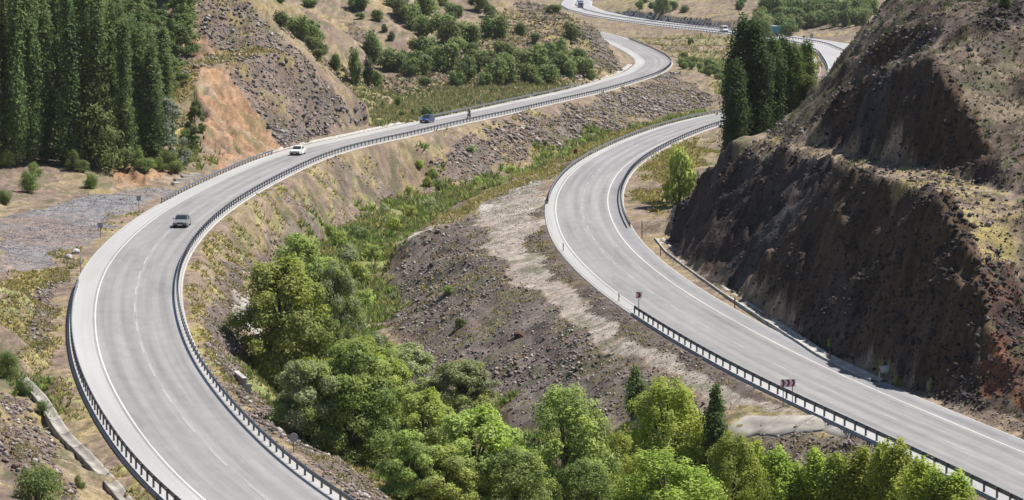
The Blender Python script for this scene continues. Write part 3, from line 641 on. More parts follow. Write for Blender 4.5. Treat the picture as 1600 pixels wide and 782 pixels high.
# ------------------------------------------------------------------ stones: too many to count
_gy = np.gradient(HZ.reshape(NY, NX), axis=0) / np.gradient(GY, axis=0); _gx = np.gradient(HZ.reshape(NY, NX), axis=1) / np.maximum(np.gradient(GX, axis=1), .05)
SLOPEW = (1 + np.clip(np.hypot(_gx, _gy), 0, 2.5)**2).ravel(); SORTN = fbm(X / 5, Y / 9, 4, 97) + .35
def scatter_mask(zs, n, dens_pow=1.0):
    m = np.zeros(X.shape, bool)
    for z_ in zs: m |= ZONES[z_]
    m &= (gap > .9) & (np.abs(X / np.maximum(Y, 1)) < .235) & (Y > 145) & (Y < 1250)
    return np.where(m)[0]
ICO = np.array([(0,0,1),(.9,0,.2),(.28,.86,.2),(-.73,.53,.2),(-.73,-.53,.2),(.28,-.86,.2),(.3,.5,-.7),(-.55,-.1,-.7),(.3,-.5,-.7)])
ICF = np.array([(0,1,2),(0,2,3),(0,3,4),(0,4,5),(0,5,1),(1,6,2),(2,6,3),(3,6,7),(3,7,4),(4,7,8),(4,8,5),(5,8,1),(1,8,6),(6,8,7)])
def stones(name, zs, n, smin, smax, cols, spread, sink=.25):
    ix = scatter_mask(zs, n); pw = SLOPEW[ix] * np.clip(.5 + 1.4 * SORTN[ix], .08, 3); ix = RNG.choice(ix, min(n, len(ix)), replace=False, p=pw / pw.sum()); n = len(ix)
    cx = X[ix] + RNG.normal(0, .25, n); cy = Y[ix] + RNG.normal(0, .4, n); cz = interp_grid(HZ, cx, cy)
    s = smin * (smax / smin)**(RNG.random(n)**2.6) * np.clip(.7 + .7 * SORTN[ix], .55, 1.5); s *= np.clip(cy / 340, .75, 1.5)
    V = ICO[None] * (1 + RNG.uniform(-.32, .32, (n, 9, 1))); V = V * np.stack([np.ones(n), RNG.uniform(.6, 1.1, n), RNG.uniform(.5, .9, n)], 1)[:, None, :]
    an = RNG.random(n) * 6.28; ca, sa = np.cos(an)[:, None], np.sin(an)[:, None]
    tl = RNG.normal(0, .5, n); ct, st = np.cos(tl)[:, None], np.sin(tl)[:, None]
    x, y, z = V[..., 0], V[..., 1] * ct - V[..., 2] * st, V[..., 1] * st + V[..., 2] * ct
    V = np.stack([x * ca - y * sa, x * sa + y * ca, z], 2) * s[:, None, None] * .5
    V += np.stack([cx, cy, cz + s * (.5 - sink) * .5], 1)[:, None, :]
    Fc = ICF[None] + (np.arange(n) * 9)[:, None, None]
    base = np.array(cols)[RNG.integers(0, len(cols), n)] * (1 + RNG.uniform(-spread, spread, (n, 1)))
    o = mesh_np(name, V.reshape(-1, 3), Fc.reshape(-1, 3), attr_mat('stone', .9, 0, 3, .15), color=np.repeat(base, 9, 0)); tag(o, kind='stuff'); return o
GREY = [(.195, .17, .16), (.24, .215, .20), (.135, .115, .108), (.33, .30, .275), (.20, .155, .135), (.17, .145, .14), (.175, .125, .105), (.15, .11, .095)]
stones('rubble_stones', ['rubble'], 76000, .11, .72, GREY, .45)
stones('cut_rocks', ['cutface'], 15000, .22, .95, [(.10, .095, .10), (.15, .14, .145), (.22, .20, .20), (.30, .28, .27), (.08, .072, .075), (.17, .135, .12)], .3)
stones('embankment_rocks', ['farbank'], 11000, .25, .8, GREY, .4)
stones('right_hill_stones', ['hillR', 'bench'], 9000, .14, .8, [(.09, .075, .07), (.13, .115, .11), (.18, .16, .15), (.07, .06, .06)], .3)
stones('verge_stones', ['verge'], 8000, .11, .5, GREY, .3)
stones('roadside_stones', ['dry'], 4000, .14, .6, GREY + [(.25, .2, .16)], .3)
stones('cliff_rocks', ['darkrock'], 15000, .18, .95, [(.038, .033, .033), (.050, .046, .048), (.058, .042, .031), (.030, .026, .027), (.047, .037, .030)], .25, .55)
stones('red_earth_clods', ['redsoil'], 2500, .2, .9, [(.11, .06, .045), (.075, .05, .042), (.06, .05, .048)], .3, .5)
stones('track_gravel', ['track'], 6000, .07, .26, [(.27, .235, .20), (.20, .17, .15), (.33, .30, .26)], .3)
stones('layby_gravel', ['gravel'], 5000, .08, .3, [(.19, .185, .195), (.24, .235, .24), (.14, .13, .135)], .3)
stones('bank_debris', ['bank'], 9000, .1, .5, GREY + [(.22, .17, .14), (.26, .2, .165)], .4)
stones('cliff_foot_stones', ['scree'], 2600, .1, .45, GREY, .3)
stones('hillside_stones', ['hill', 'ledge'], 9000, .15, .8, GREY + [(.3, .24, .17)], .3)
stones('riprap_stones', ['riprap'], 1500, .6, 1.6, [(.08, .085, .1), (.11, .115, .13)], .25)

# ------------------------------------------------------------------ grasses: uncountable
def grass(name, zs, n, h0, h1, cols, blades=5, spread=.35, noise_seed=None, clump=.0):
    ix = scatter_mask(zs, n)
    if noise_seed is not None: ix = ix[fbm(X[ix] / 5, Y[ix] / 5, 3, noise_seed) > clump]
    ix = RNG.choice(ix, min(n, len(ix)), replace=False); n = len(ix)
    cx = X[ix] + RNG.normal(0, .3, n); cy = Y[ix] + RNG.normal(0, .5, n); cz = interp_grid(HZ, cx, cy) - .05
    sc = np.clip(cy / 260, .85, 2.2); h = RNG.uniform(h0, h1, n) * sc
    m = n * blades; rep = np.repeat(np.arange(n), blades)
    an = RNG.random(m) * 6.28; r = RNG.random(m) * .6 * h[rep]; bx = cx[rep] + np.cos(an) * r * .5; by = cy[rep] + np.sin(an) * r * .5
    hh = h[rep] * RNG.uniform(.6, 1.1, m); wd = hh * RNG.uniform(.14, .3, m); a2 = RNG.random(m) * 6.28
    V = np.zeros((m, 3, 3)); V[:, 0] = np.stack([bx - np.cos(a2) * wd, by - np.sin(a2) * wd, cz[rep]], 1); V[:, 1] = np.stack([bx + np.cos(a2) * wd, by + np.sin(a2) * wd, cz[rep]], 1)
    V[:, 2] = np.stack([bx + np.cos(an) * hh * .6, by + np.sin(an) * hh * .6, cz[rep] + hh], 1)
    c = (np.array(cols)[RNG.integers(0, len(cols), n)] * (1 + RNG.uniform(-spread, spread, (n, 1))))[rep]
    o = mesh_np(name, V.reshape(-1, 3), np.arange(m * 3).reshape(-1, 3), attr_mat('grass_blade', .8, 0, 1, 0, 0, .35), color=np.repeat(c, 3, 0)); tag(o, kind='stuff'); return o
DRY = [(.34, .28, .10), (.40, .33, .15), (.28, .26, .08), (.22, .23, .07)]
GRN = [(.17, .26, .055), (.21, .30, .07), (.14, .21, .055), (.27, .31, .10), (.19, .25, .10), (.30, .29, .12), (.34, .34, .15), (.27, .33, .09)]
grass('dry_grass', ['dry', 'ledge'], 20000, .16, .45, DRY)
grass('meadow_grass', ['meadow'], 5000, .2, .5, DRY + [(.15, .19, .07)])
grass('field_grass', ['field'], 7000, .25, .5, [(.27, .24, .12), (.30, .265, .14), (.23, .225, .10), (.19, .21, .085), (.16, .20, .07)])
grass('hill_scrub', ['hillR', 'hill'], 3600, .18, .5, [(.085, .10, .045), (.11, .12, .055), (.07, .085, .04)], 7)
grass('bare_hill_grass', ['hillR', 'bench'], 9000, .10, .3, [(.20, .17, .09), (.17, .145, .08), (.23, .195, .11), (.13, .125, .06)], noise_seed=91, clump=-.05)
grass('hill_grass', ['hill'], 24000, .14, .38, [(.26, .215, .095), (.22, .19, .085), (.16, .165, .065), (.30, .25, .12), (.12, .13, .055)])
grass('stream_plants', ['green'], 26000, .3, .8, GRN + [(.22, .22, .07)], 7, noise_seed=123, clump=-.22)
grass('stream_dry_stalks', ['green'], 9000, .25, .6, DRY + [(.36, .31, .17), (.30, .22, .14)], 6, noise_seed=133, clump=.0)
grass('slope_grass', ['rubble', 'verge'], 6000, .12, .4, DRY, noise_seed=77, clump=.12)

# ------------------------------------------------------------------ vegetation
BARK = mat('bark', (.12, .095, .07), .95, noise=(3, .3))
LEAF = attr_mat('foliage', .6, 0, 1, 0, .8, .5)
NEEDLE = attr_mat('foliage_dark', .8, 0, 1, 0, .7, .25)
def foliage(blobs, n, leaf, cols, centre, up=.45, shell=.35, aspect=.55, spread=.22, out_w=.45, rnd=.6):
    """many leaf-sized faces through the outer part of a set of ellipsoids"""
    B = np.array(blobs, float); wgt = (B[:, 3] * B[:, 4] + B[:, 3] * B[:, 5] + B[:, 4] * B[:, 5]); wgt /= wgt.sum()
    k = RNG.choice(len(B), n, p=wgt); d = RNG.normal(0, 1, (n, 3)); d[:, 2] += up; d /= np.linalg.norm(d, axis=1)[:, None]
    r = shell + (1.08 - shell) * RNG.random(n)**.6; R = B[k, 3:6]; P = B[k, :3] + d * r[:, None] * R + RNG.normal(0, 1, (n, 3)) * leaf * .45
    nr = d / R; nr /= np.linalg.norm(nr, axis=1)[:, None]; o = P - np.array(centre); o /= np.linalg.norm(o, axis=1)[:, None] + 1e-6
    nn = nr * .75 + o * out_w + RNG.normal(0, rnd * .6, (n, 3)); nn /= np.linalg.norm(nn, axis=1)[:, None]
    t = np.cross(nn, RNG.normal(0, 1, (n, 3))); t /= np.linalg.norm(t, axis=1)[:, None] + 1e-9; b = np.cross(nn, t)
    L = leaf * RNG.uniform(.6, 1.35, n)[:, None]; Wd = L * aspect
    V = np.stack([P - t * L * .6, P - b * Wd * .5, P + t * L * .6, P + b * Wd * .5], 1)
    bc = np.array(cols)[RNG.integers(0, len(cols), len(B))]; c = bc[k] * .6 + np.array(cols)[RNG.integers(0, len(cols), n)] * .4
    c = c * (1 + RNG.uniform(-spread, spread, (n, 1)))
    return V.reshape(-1, 3), np.arange(n * 4).reshape(-1, 4), np.repeat(c, 4, 0)
def limbs(mb, h, r, tips, n=7, lean=.0):
    mb.tube([(0, 0, -.6), (lean * .2, 0, h * .2), (lean * .6, .02 * h, h * .45), (lean, 0, h * .8)], [r * 1.25, r, r * .75, r * .25], n)
    for (x, y, z) in tips:
        z0 = min(z * .55, h * .5); mb.tube([(lean * .4, 0, z0), (x * .45, y * .45, (z0 + z) / 2 + .05 * h), (x * .92, y * .92, z * .97)], [r * .5, r * .3, r * .08], 5)
WIL = [(0.292, 0.392, 0.092), (0.342, 0.443, 0.118), (0.242, 0.342, 0.100), (0.392, 0.475, 0.142), (0.300, 0.375, 0.142)]
GREYW = [(0.334, 0.394, 0.213), (0.296, 0.364, 0.181), (0.379, 0.432, 0.273), (0.251, 0.334, 0.130)]
LIME = [(0.324, 0.449, 0.063), (0.378, 0.498, 0.087), (0.261, 0.395, 0.063), (0.411, 0.506, 0.118)]
DARK = [(0.127, 0.198, 0.075), (0.168, 0.250, 0.089), (0.105, 0.171, 0.075), (0.211, 0.292, 0.106)]
OLIVE = [(0.150, 0.215, 0.072), (0.189, 0.254, 0.085), (0.117, 0.182, 0.068), (0.221, 0.280, 0.104)]
HILLG = [(0.143, 0.208, 0.072), (0.182, 0.254, 0.078), (0.117, 0.182, 0.072), (0.215, 0.280, 0.104)]
def proto(name, trunk_mb, V, Fc, C, m=None, trunk_mat=None):
    root = empty(name); trunk_mb.build('trunk', trunk_mat or BARK, root, smooth=True); mesh_np('crown', V, Fc, m or LEAF, root, color=C); return root
def round_tree(name, seed, n, leaf, cols, H=10., Wd=8., nb=84, low=.0, flat=1., m=None, bs=(.12, .25), topw=0., vert=1.):
    """broad crown made of many billows; unit size H x Wd metres"""
    rr = np.random.default_rng(seed); blobs = []; tips = []
    for k in range(nb):
        t = rr.random(); z = H * (low + (.97 - low) * t); prof = math.sin(math.pi * min(1, (.24 + .70 * t**(1.0 - topw * .3))))**.7
        an = rr.random() * 6.283; rad = Wd / 2 * prof * rr.uniform(.35, .88); br = Wd / 2 * rr.uniform(*bs) * (1.15 - .25 * t)
        blobs.append((rad * math.cos(an), rad * math.sin(an), max(z - br * .4, br * .6), br * rr.uniform(.9, 1.25), br * rr.uniform(.9, 1.25), br * rr.uniform(.75, 1.15) * flat * vert))
        if k % 5 == 0: tips.append(blobs[-1][:3])
    V, Fc, C = foliage(blobs, n, leaf, cols, (0, 0, H * .4)); mb = MB(); limbs(mb, H * .8, Wd * .028, tips); return proto(name, mb, V, Fc, C, m)
def column_tree(name, seed, n, leaf, cols, H=20., R=1.5, nb=46, m=None, base=.1, point=.8):
    rr = np.random.default_rng(seed); blobs = []; tips = []
    for k in range(nb):
        t = (k + rr.random()) / nb; z = H * (base + (1 - base) * t); prof = (min(1, t / .22 + .45)) * (1 - max(0, (t - .45) / .55)**1.5 * point)
        an = rr.random() * 6.283; rad = R * prof * rr.uniform(.2, .75); br = R * prof * rr.uniform(.32, .55) + .12
        blobs.append((rad * math.cos(an), rad * math.sin(an), z, br, br, br * rr.uniform(1.8, 3.2)))
        if k % 6 == 0: tips.append((rad * math.cos(an), rad * math.sin(an), z))
    V, Fc, C = foliage(blobs, n, leaf, cols, (0, 0, H * .45), out_w=.3); mb = MB(); limbs(mb, H * .9, max(.12, R * .11), tips); return proto(name, mb, V, Fc, C, m)
def cone_tree(name, seed, n, leaf, cols, H=12., R=3.2, nb=60, m=None):
    rr = np.random.default_rng(seed); blobs = []; tips = []
    for k in range(nb):
        t = ((k + rr.random()) / nb)**.9; z = H * (.04 + .95 * t); rad = R * (1 - t)**.8 * rr.uniform(.45, .95); an = k * 2.4 + rr.random(); br = (R * (1 - t)**.7 * .34 + .25)
        blobs.append((rad * math.cos(an), rad * math.sin(an), z, br * 1.2, br * 1.2, br * .75))
        if k % 5 == 0: tips.append(blobs[-1][:3])
    V, Fc, C = foliage(blobs, n, leaf, cols, (0, 0, H * .3)); mb = MB(); limbs(mb, H * .9, .22, tips); return proto(name, mb, V, Fc, C, m)
def shrub(name, seed, n, leaf, cols, H=3., Wd=4., nb=16, m=None):
    """a bush with several stems, foliage to the ground: one mesh with two materials"""
    rr = np.random.default_rng(seed); blobs = []; mb = MB()
    for k in range(nb):
        t = rr.random(); an = rr.random() * 6.283; z = H * (.15 + .7 * t); rad = Wd / 2 * math.sqrt(max(0, 1 - ((z / H - .3) / .75)**2)) * rr.uniform(.2, .75); br = Wd * rr.uniform(.13, .22)
        blobs.append((rad * math.cos(an), rad * math.sin(an), max(z, br * .7), br * 1.1, br * 1.1, br * rr.uniform(.8, 1.1)))
        if k % 3 == 0: mb.tube([(0, 0, -.4), (blobs[-1][0] * .5, blobs[-1][1] * .5, blobs[-1][2] * .6), blobs[-1][:3]], [.09, .06, .02], 4)
    V, Fc, C = foliage(blobs, n, leaf, cols, (0, 0, H * .25), spread=.26)
    q = np.array([f for f in mb.f if len(f) == 4]); Vs = np.array(mb.v)
    return mesh_np(name, np.vstack([V, Vs]), np.vstack([Fc, q + len(V)]), None, color=np.vstack([C, np.tile((.1, .08, .06), (len(Vs), 1))]), mats=[m or LEAF, BARK], midx=np.r_[np.zeros(len(Fc)), np.ones(len(q))])
class Kind:
    """a few modelled specimens; the first uses move the specimens themselves, later ones are copies"""
    def __init__(s, name, protos, H, Wd): s.name, s.p, s.H, s.W, s.used, s.i = name, protos, H, Wd, set(), 0
    def place(s, loc, h, wd, label, group=None, cat='tree', which=None, rz=None):
        k = (s.i if which is None else which) % len(s.p); s.i += 1
        o = s.p[k] if k not in s.used else copy_tree(s.p[k]); s.used.add(k)
        o.name = s.name; o.location = loc; o.rotation_euler = (0, 0, random.random() * 6.28 if rz is None else rz); o.scale = (wd / s.W, wd / s.W, h / s.H)
        for key in ('label', 'category', 'group'):
            if key in o: del o[key]
        return tag(o, label, cat, group)
    def pix(s, px, py, wpx, hpx, label, group=None, cat='tree', which=None, sink=.15):
        x, y, z = G(px, py); m = y / F; return s.place((x, y, z - sink), hpx * m, wpx * m, label, group, cat, which)
    def drop(s):
        for k, p in enumerate(s.p):
            if k not in s.used:
                for c in list(p.children): bpy.data.objects.remove(c)
                bpy.data.objects.remove(p)
willow = Kind('willow_tree', [round_tree('willow_tree', 3, 30000, .25, WIL), round_tree('willow_tree', 4, 30000, .25, WIL[1:] + LIME[:1]), round_tree('willow_tree', 5, 30000, .24, GREYW + WIL[:2])], 10, 8)
decid = Kind('broadleaf_tree', [round_tree('broadleaf_tree', 6, 22000, .24, LIME + WIL[:2], nb=120, bs=(.11, .21), topw=.1, vert=1.7), round_tree('broadleaf_tree', 8, 22000, .24, WIL + OLIVE[:2], nb=120, bs=(.11, .21), topw=.1, vert=1.6)], 10, 8)
young = Kind('young_poplar', [column_tree('young_poplar', 9, 6000, .24, LIME, 7, 1.25, 40, base=.02, point=.72), column_tree('young_poplar', 10, 6000, .24, LIME + WIL[:1], 7, 1.35, 44, base=.02, point=.65), column_tree('young_poplar', 19, 6000, .24, LIME, 7, 1.3, 36, base=.02, point=.7)], 7, 2.6)
darkcol = Kind('columnar_tree', [column_tree('columnar_tree', 11, 5000, .22, DARK + OLIVE[:1], 6, 1.0, 34, base=.03)], 6, 2)
poplar = Kind('poplar_tree', [column_tree('poplar_tree', 20 + k, 7000, .36, DARK + (OLIVE[:2] if k % 2 else []), 22, 1.55, 64, base=.05, point=.42) for k in range(4)], 22, 3.1)
spire = Kind('poplar_tree', [column_tree('poplar_tree', 30 + k, 19000, .30, [(.085, .135, .042), (.10, .15, .045), (.07, .115, .04)] if k < 2 else [(.15, .22, .055), (.12, .185, .05), (.18, .24, .06)], 18, 2.0, 90, base=.04, point=.45) for k in range(3)], 18, 4)
back = Kind('broadleaf_tree', [round_tree('broadleaf_tree', 40 + k, 5000, .42, OLIVE + DARK[:2], 9, 7, 34) for k in range(2)], 9, 7)
cone = Kind('conical_tree', [cone_tree('conical_tree', 50, 11000, .30, OLIVE + DARK[3:])], 12, 6.4)
silver = Kind('silver_willow', [round_tree('silver_willow', 51, 9000, .30, [(.30, .345, .25), (.35, .39, .30), (.25, .30, .20)], 9, 6, 36)], 9, 6)
bush = Kind('shrub', [shrub('shrub', 60 + k, 1900, .40, HILLG, 3, 4, 16) for k in range(4)], 3, 4)
greybush = Kind('shrub', [shrub('shrub', 70, 1700, .38, [(.12, .15, .085), (.14, .17, .10), (.10, .13, .07)], 3, 4, 14)], 3, 4)
nearbush = Kind('shrub', [shrub('shrub', 75 + k, 5200, .17, OLIVE + WIL[:1], 3, 4, 22) for k in range(2)], 3, 4)
lowbush = Kind('stream_bush', [shrub('stream_bush', 80 + k, 2200, .24, c, 2, 3, 14) for k, c in enumerate([WIL, GREYW, LIME + WIL, OLIVE])], 2, 3)

# the willows and young trees along the stream, one by one
VT = 'willows along the valley stream'
for px, py, wp, hp, k, lab in [
    (440,602,150,192,1,'largest bright green willow beside the grey concrete apron and culvert headwall'),
    (470,520,125,150,0,'dark topped willow rising directly behind the largest willow'),
    (528,560,75,150,2,'narrow grey green willow on the stream side of the largest willow'),
    (480,697,118,134,2,'soft grey green willow just above the round sign by the near guardrail'),
    (548,715,140,178,0,'tall willow with a dark open underside behind the near guardrail'),
    (560,606,95,78,1,'small bright willow in the gap below the largest willow'),
    (636,660,110,122,2,'pale grey green willow at the lower tip of the green stream bed'),
    (722,662,125,100,2,'feathery grey green willow against the rubble mound'),
    (662,742,105,130,1,'rounded yellow green willow in the middle of the valley thicket'),
    (640,792,95,120,0,'shaded willow beside the grassy strip at the bottom of the frame'),
    (742,800,165,158,1,'broad light green willow spreading at the bottom centre'),
    (600,668,100,110,1,'mid green willow between the tall dark bottomed willow and the pale one'),
    (690,815,120,120,0,'willow cut by the bottom edge left of the broad light green one')]:
    willow.pix(px, py, wp * 1.17, hp * 1.06, lab, VT, 'tree', k)
for px, py, wp, hp, k, lab in [
    (884,790,150,186,1,'tall dark green upright tree with a lime top standing before the rubble mound'),
    (1040,752,135,158,0,'bushy lime green tree between two dark columnar trees'),
    (1040,835,165,130,0,'wide bright green tree at the bottom edge before the bushy lime tree'),
    (915,822,95,105,1,'small mid green tree in front of the tall dark upright tree'),
    (962,790,85,115,0,'slim olive tree between the upright dark tree and the bushy lime tree'),
    (806,822,120,125,1,'dark green tree at the bottom edge right of the broad willow'),
    (1145,815,100,140,0,'bright lime tree below the dark columnar tree at the spillway end')]:
    decid.pix(px, py, wp * 1.25, hp * 1.04, lab, 'broadleaf trees at the valley bottom', 'tree', k)
darkcol.pix(1117, 722, 44, 122, 'dark columnar tree at the end of the concrete spillway', 'dark columnar trees in the valley')
darkcol.pix(993, 652, 34, 80, 'short dark columnar tree in front of the rubble mound', 'dark columnar trees in the valley')
ORD = ['first', 'second', 'third', 'fourth', 'fifth', 'sixth', 'seventh', 'eighth', 'ninth', 'tenth', 'eleventh', 'twelfth', 'thirteenth', 'fourteenth', 'fifteenth']
YO = [1180, 1212, 1225, 1242, 1272, 1290, 1306, 1330, 1345, 1378, 1400, 1420, 1438, 1462, 1492]
for i, (px, top) in enumerate([(1180,690),(1212,702),(1242,722),(1272,706),(1306,711),(1345,702),(1378,694),(1400,700),(1438,716),(1462,736),(1492,738),(1330,735),(1290,742),(1225,740),(1420,738)]):
    base = 815 if px > 1300 else 805
    young.pix(px, base, 52 + 8 * (i % 3), (base - top) * 1.02, f'feathery lime green young poplar below the right guardrail, {ORD[YO.index(px)]} from the left', 'young poplars below the right guardrail')
# stream bed bushes
sb = [(655,262,14,16),(665,270,16,18),(676,280,18,20),(688,290,18,20),(640,305,16,18),(628,330,26,26),(600,335,22,20),(700,310,26,30),(670,330,26,26),(650,350,26,26),(690,300,18,24),(720,296,20,20),(745,290,16,16),(770,283,18,15),(800,272,18,15),(820,264,14,14),(850,250,14,14),(880,240,12,12),(910,228,14,13),(945,214,14,13),(985,200,12,11),(1020,192,12,11),(1050,185,12,10),(1085,176,12,10),
      (560,375,30,28),(590,370,30,26),(615,360,28,24),(545,410,36,34),(580,405,34,28),(605,395,28,24),(560,445,40,40),(595,440,32,28),(570,480,36,34),(600,475,26,26),(560,520,36,36),(595,520,34,36),(585,556,36,40),(610,560,26,28),(625,590,40,40),(530,385,30,30),(515,370,24,22),(548,560,40,44),(640,340,22,22),(575,345,20,18),(668,292,14,18),(760,300,14,12),(780,292,14,12)]
for i, (px, py, wp, hp) in enumerate(sb):
    if i % 2 and px > 560 and py < 540: continue
    lowbush.pix(px, py, wp * 1.15, hp * .8, 'low leafy bush in the green strip along the dry stream', 'bushes along the stream bed', 'bush', [0, 1, 2, 3, 0, 2, 1][i % 7], .1)
# grove on the left
gp = 'poplars of the grove beside the road'
for i, px in enumerate(range(-14, 256, 21)):
    x, y, z = G(px, 262 - (8 if 60 < px < 110 else 0) - 4 * (i % 2)); t = max(0, (px - 150) / 100)
    poplar.place((x, y, z - .2), 24.5 - 7 * t + random.uniform(-1, 1), 3.3 + random.uniform(-.3, .4), f'tall dark poplar in the front row of the grove, {ORD[i]} from the left', gp + ', front row')
for r_, (yy, h0) in enumerate([(378, 24), (388, 23), (398, 22), (408, 21)]):
    for i in range(13):
        x = -79 + i * 2.35 + (r_ % 2) * 1.2 + random.uniform(-.5, .5) + r_ * -.6
        if x > -51.5 - r_ * .8: continue
        y = yy + random.uniform(-2, 2); poplar.place((x, y, gz(x, y) - .2), h0 + random.uniform(-2.5, 1.5) - max(0, (x + 66) / 13) * 9, 3.2 + random.uniform(-.4, .5), 'tall dark poplar packed in the rows behind the front of the grove', gp + ', rows behind')
random.seed(5)
for i in range(70):
    u = random.uniform(-.176, -.1285); y = 418 + 105 * (i / 70)
    if u > -.136 and y < 432: u -= .012
    x = u * y
    back.place((x, y, gz(x, y) - .3), random.uniform(5.5, 8.5), random.uniform(5.5, 8.5), 'rounded olive green tree on the slope above the poplar grove', 'trees on the slope above the grove')
cone.pix(150, 262, 92, 190, 'broad conical green tree in front of the poplar grove', None, 'tree')
silver.pix(268, 256, 66, 104, 'silvery grey willow at the right end of the poplar grove', None, 'tree')
for px, py, wp, hp, lab in [(85,248,48,60,'light green bushy tree at the foot of the grove beside the conical tree'),(30,240,60,50,'dark bushy tree at the left foot of the poplar grove'),(200,258,50,46,'small dark bushy tree under the poplars right of the conical tree'),(305,205,34,50,'dark green bush beside the orange soil face'),(300,235,36,40,'olive bush below the orange soil face'),(240,262,40,30,'dark bush at the foot of the grove near the silvery willow')]:
    back.pix(px, py, wp, hp, lab, None, 'tree')
for i, (px, py) in enumerate([(8,238),(50,246),(70,252),(112,262),(128,266),(172,258),(186,256),(214,262),(228,264),(252,266),(268,262),(284,258),(292,250),(296,222),(20,246),(100,256),(276,268)]):
    nearbush.pix(px, py + 3, 26 + 5 * (i % 3), 20 + 4 * (i % 4), 'green undergrowth bush along the foot of the poplar grove', 'undergrowth bushes at the grove foot', 'bush')
for px, py, wp, hp, lab in [(142,294,28,26,'round green shrub at the edge of the gravel lay-by'),(46,302,36,36,'dark green shrub on the bank left of the gravel lay-by'),(55,275,28,22,'dark shrub on top of the bank left of the lay-by'),(8,262,30,30,'green shrub at the left edge on the bank'),(8,320,30,26,'low green shrub at the left edge of the lay-by'),
     (60,792,92,66,'large olive bush on the dirt slope in the bottom corner'),(125,765,22,26,'small olive tuft bush beside the drain channel'),(12,590,46,44,'green bush on the slope above the drain channel start'),(40,620,36,32,'green bush spilling over the drain channel'),(66,650,24,26,'leafy weed bush beside the drain channel bend')]:
    nearbush.pix(px, py, wp, hp, lab, None, 'bush')
# scrub of the hillside
hs = [(558,16,30,20),(590,32,16,12),(563,30,12,8),(612,12,20,16),(628,8,18,12),(625,26,24,20),(640,36,26,22),(650,46,26,22),(660,56,26,22),(668,24,32,28),(690,68,36,34),(706,76,32,34),(722,70,28,26),(734,72,24,24),(708,30,24,18),(704,34,16,12),(714,27,16,14),(692,9,14,10),(747,18,24,20),(766,28,18,18),(773,62,34,28),(813,56,16,15),(837,68,13,12),
      (585,96,26,36),(607,112,28,26),(622,112,24,22),(655,90,26,24),(655,116,32,28),(671,84,22,18),(695,114,36,34),(716,88,26,22),(724,134,30,36),(712,136,20,18),(736,92,22,18),(745,110,28,24),(773,134,34,34),(757,135,18,16),(796,134,28,32),(783,92,22,20),(802,94,20,16),(814,110,28,24),(837,110,32,28),(855,94,24,20),(853,132,28,24),(826,130,26,22),(841,134,16,12),(665,137,18,12),(635,98,20,16),(680,100,24,20),(760,106,22,20),(790,112,26,22),
      (873,90,20,24),(880,118,32,28),(900,106,26,22),(911,119,26,22),(857,127,26,20),(923,125,16,12),(896,62,24,18),(865,20,20,10),(870,104,22,18),(890,122,22,20),(640,118,22,20),(730,116,22,18)]
for i, (px, py, wp, hp) in enumerate(hs):
    far_up = py < 80
    bush.pix(px, py, wp * 1.42, hp * 1.3, 'dark green shrub scattered on the upper part of the scrubby hillside' if far_up else 'green bush in the thicket along the foot of the scrubby hillside', 'shrubs on the upper hillside' if far_up else 'bushes along the hillside foot', 'shrub')
for px, py, wp, hp, lab in [(602,50,14,12,'small grey green shrub on the bare upper hillside'),(610,64,16,14,'grey green shrub under the small one on the bare hillside'),(574,136,20,46,'upright grey green bush at the left foot of the scrubby hillside')]:
    greybush.pix(px, py, wp, hp, lab, None, 'shrub')
for px, py, wp, hp in [(438,42,26,22),(467,60,36,30),(490,68,32,32),(488,80,26,20),(484,10,26,14),(438,4,18,12),(525,108,20,20),(496,92,18,14),(505,84,20,16),(555,134,22,50),(588,136,22,22)]:
    bush.pix(px, py, wp * 1.1, hp * 1.1, 'green shrub in the hollow behind the dark rock cut', 'shrubs behind the rock cut', 'shrub')
for px, py, wp, hp, lab in [(622,169,12,18,'upright dark bush alone in the dry field'),(599,169,7,13,'slim small bush at the left of the dry field'),(667,182,24,17,'broad bright bush by the guardrail just behind the blue car'),(646,182,9,12,'little round bush left of the bright field bush'),(628,183,11,10,'low pale bush near the guardrail in the dry field'),(690,178,9,10,'small bush beside the guardrail right of the bright one'),(700,174,10,7,'flat little bush on the field edge'),(720,168,7,7,'tiny bush in the field below the grey sign')]:
    bush.pix(px, py, wp, hp, lab, None, 'bush')
# far side
for px, py, wp, hp in [(999,16,16,14),(1007,5,18,12),(1026,22,16,20),(1036,22,24,26),(1052,16,18,14),(1069,20,16,12),(1155,16,16,14),(1018,14,14,10),(1160,8,18,12)]:
    bush.pix(px, py, wp, hp, 'dark green shrub on the far slope above the stone revetment', 'shrubs above the far road', 'shrub')
random.seed(21)
for i in range(62):
    py = 8 + 52 * (i / 62)**.8; x0 = 1178 + max(0, 20 - py) * .5; px = random.uniform(x0, 1385)
    if py > 40 and 1240 < px < 1345 and random.random() < .75: py -= 14
    if G(px, py)[1] < 800: continue
    bush.pix(px, py, random.uniform(24, 38), random.uniform(20, 30), 'green tree in the wood beyond the distant road', 'trees of the wood beyond the road')
bush.pix(1079, 73, 11, 13, 'single dark round bush on the bank below the distant road', None, 'bush')
for i in range(22):
    px = random.uniform(1062, 1135); py = 92 + (px - 1062) * .3 + random.uniform(-5, 14)
    bush.pix(px, py, random.uniform(12, 18), random.uniform(9, 14), 'pale green bush in the hollow outside the distant bend', 'bushes in the hollow by the far bend', 'bush')
lowbush.pix(1062, 318, 62, 80, 'round bright green bush between the inner guardrail and the dark cliff', None, 'bush', 2)
bush.pix(1572, 10, 26, 18, 'dark shrub on top of the right hillside', None, 'shrub')
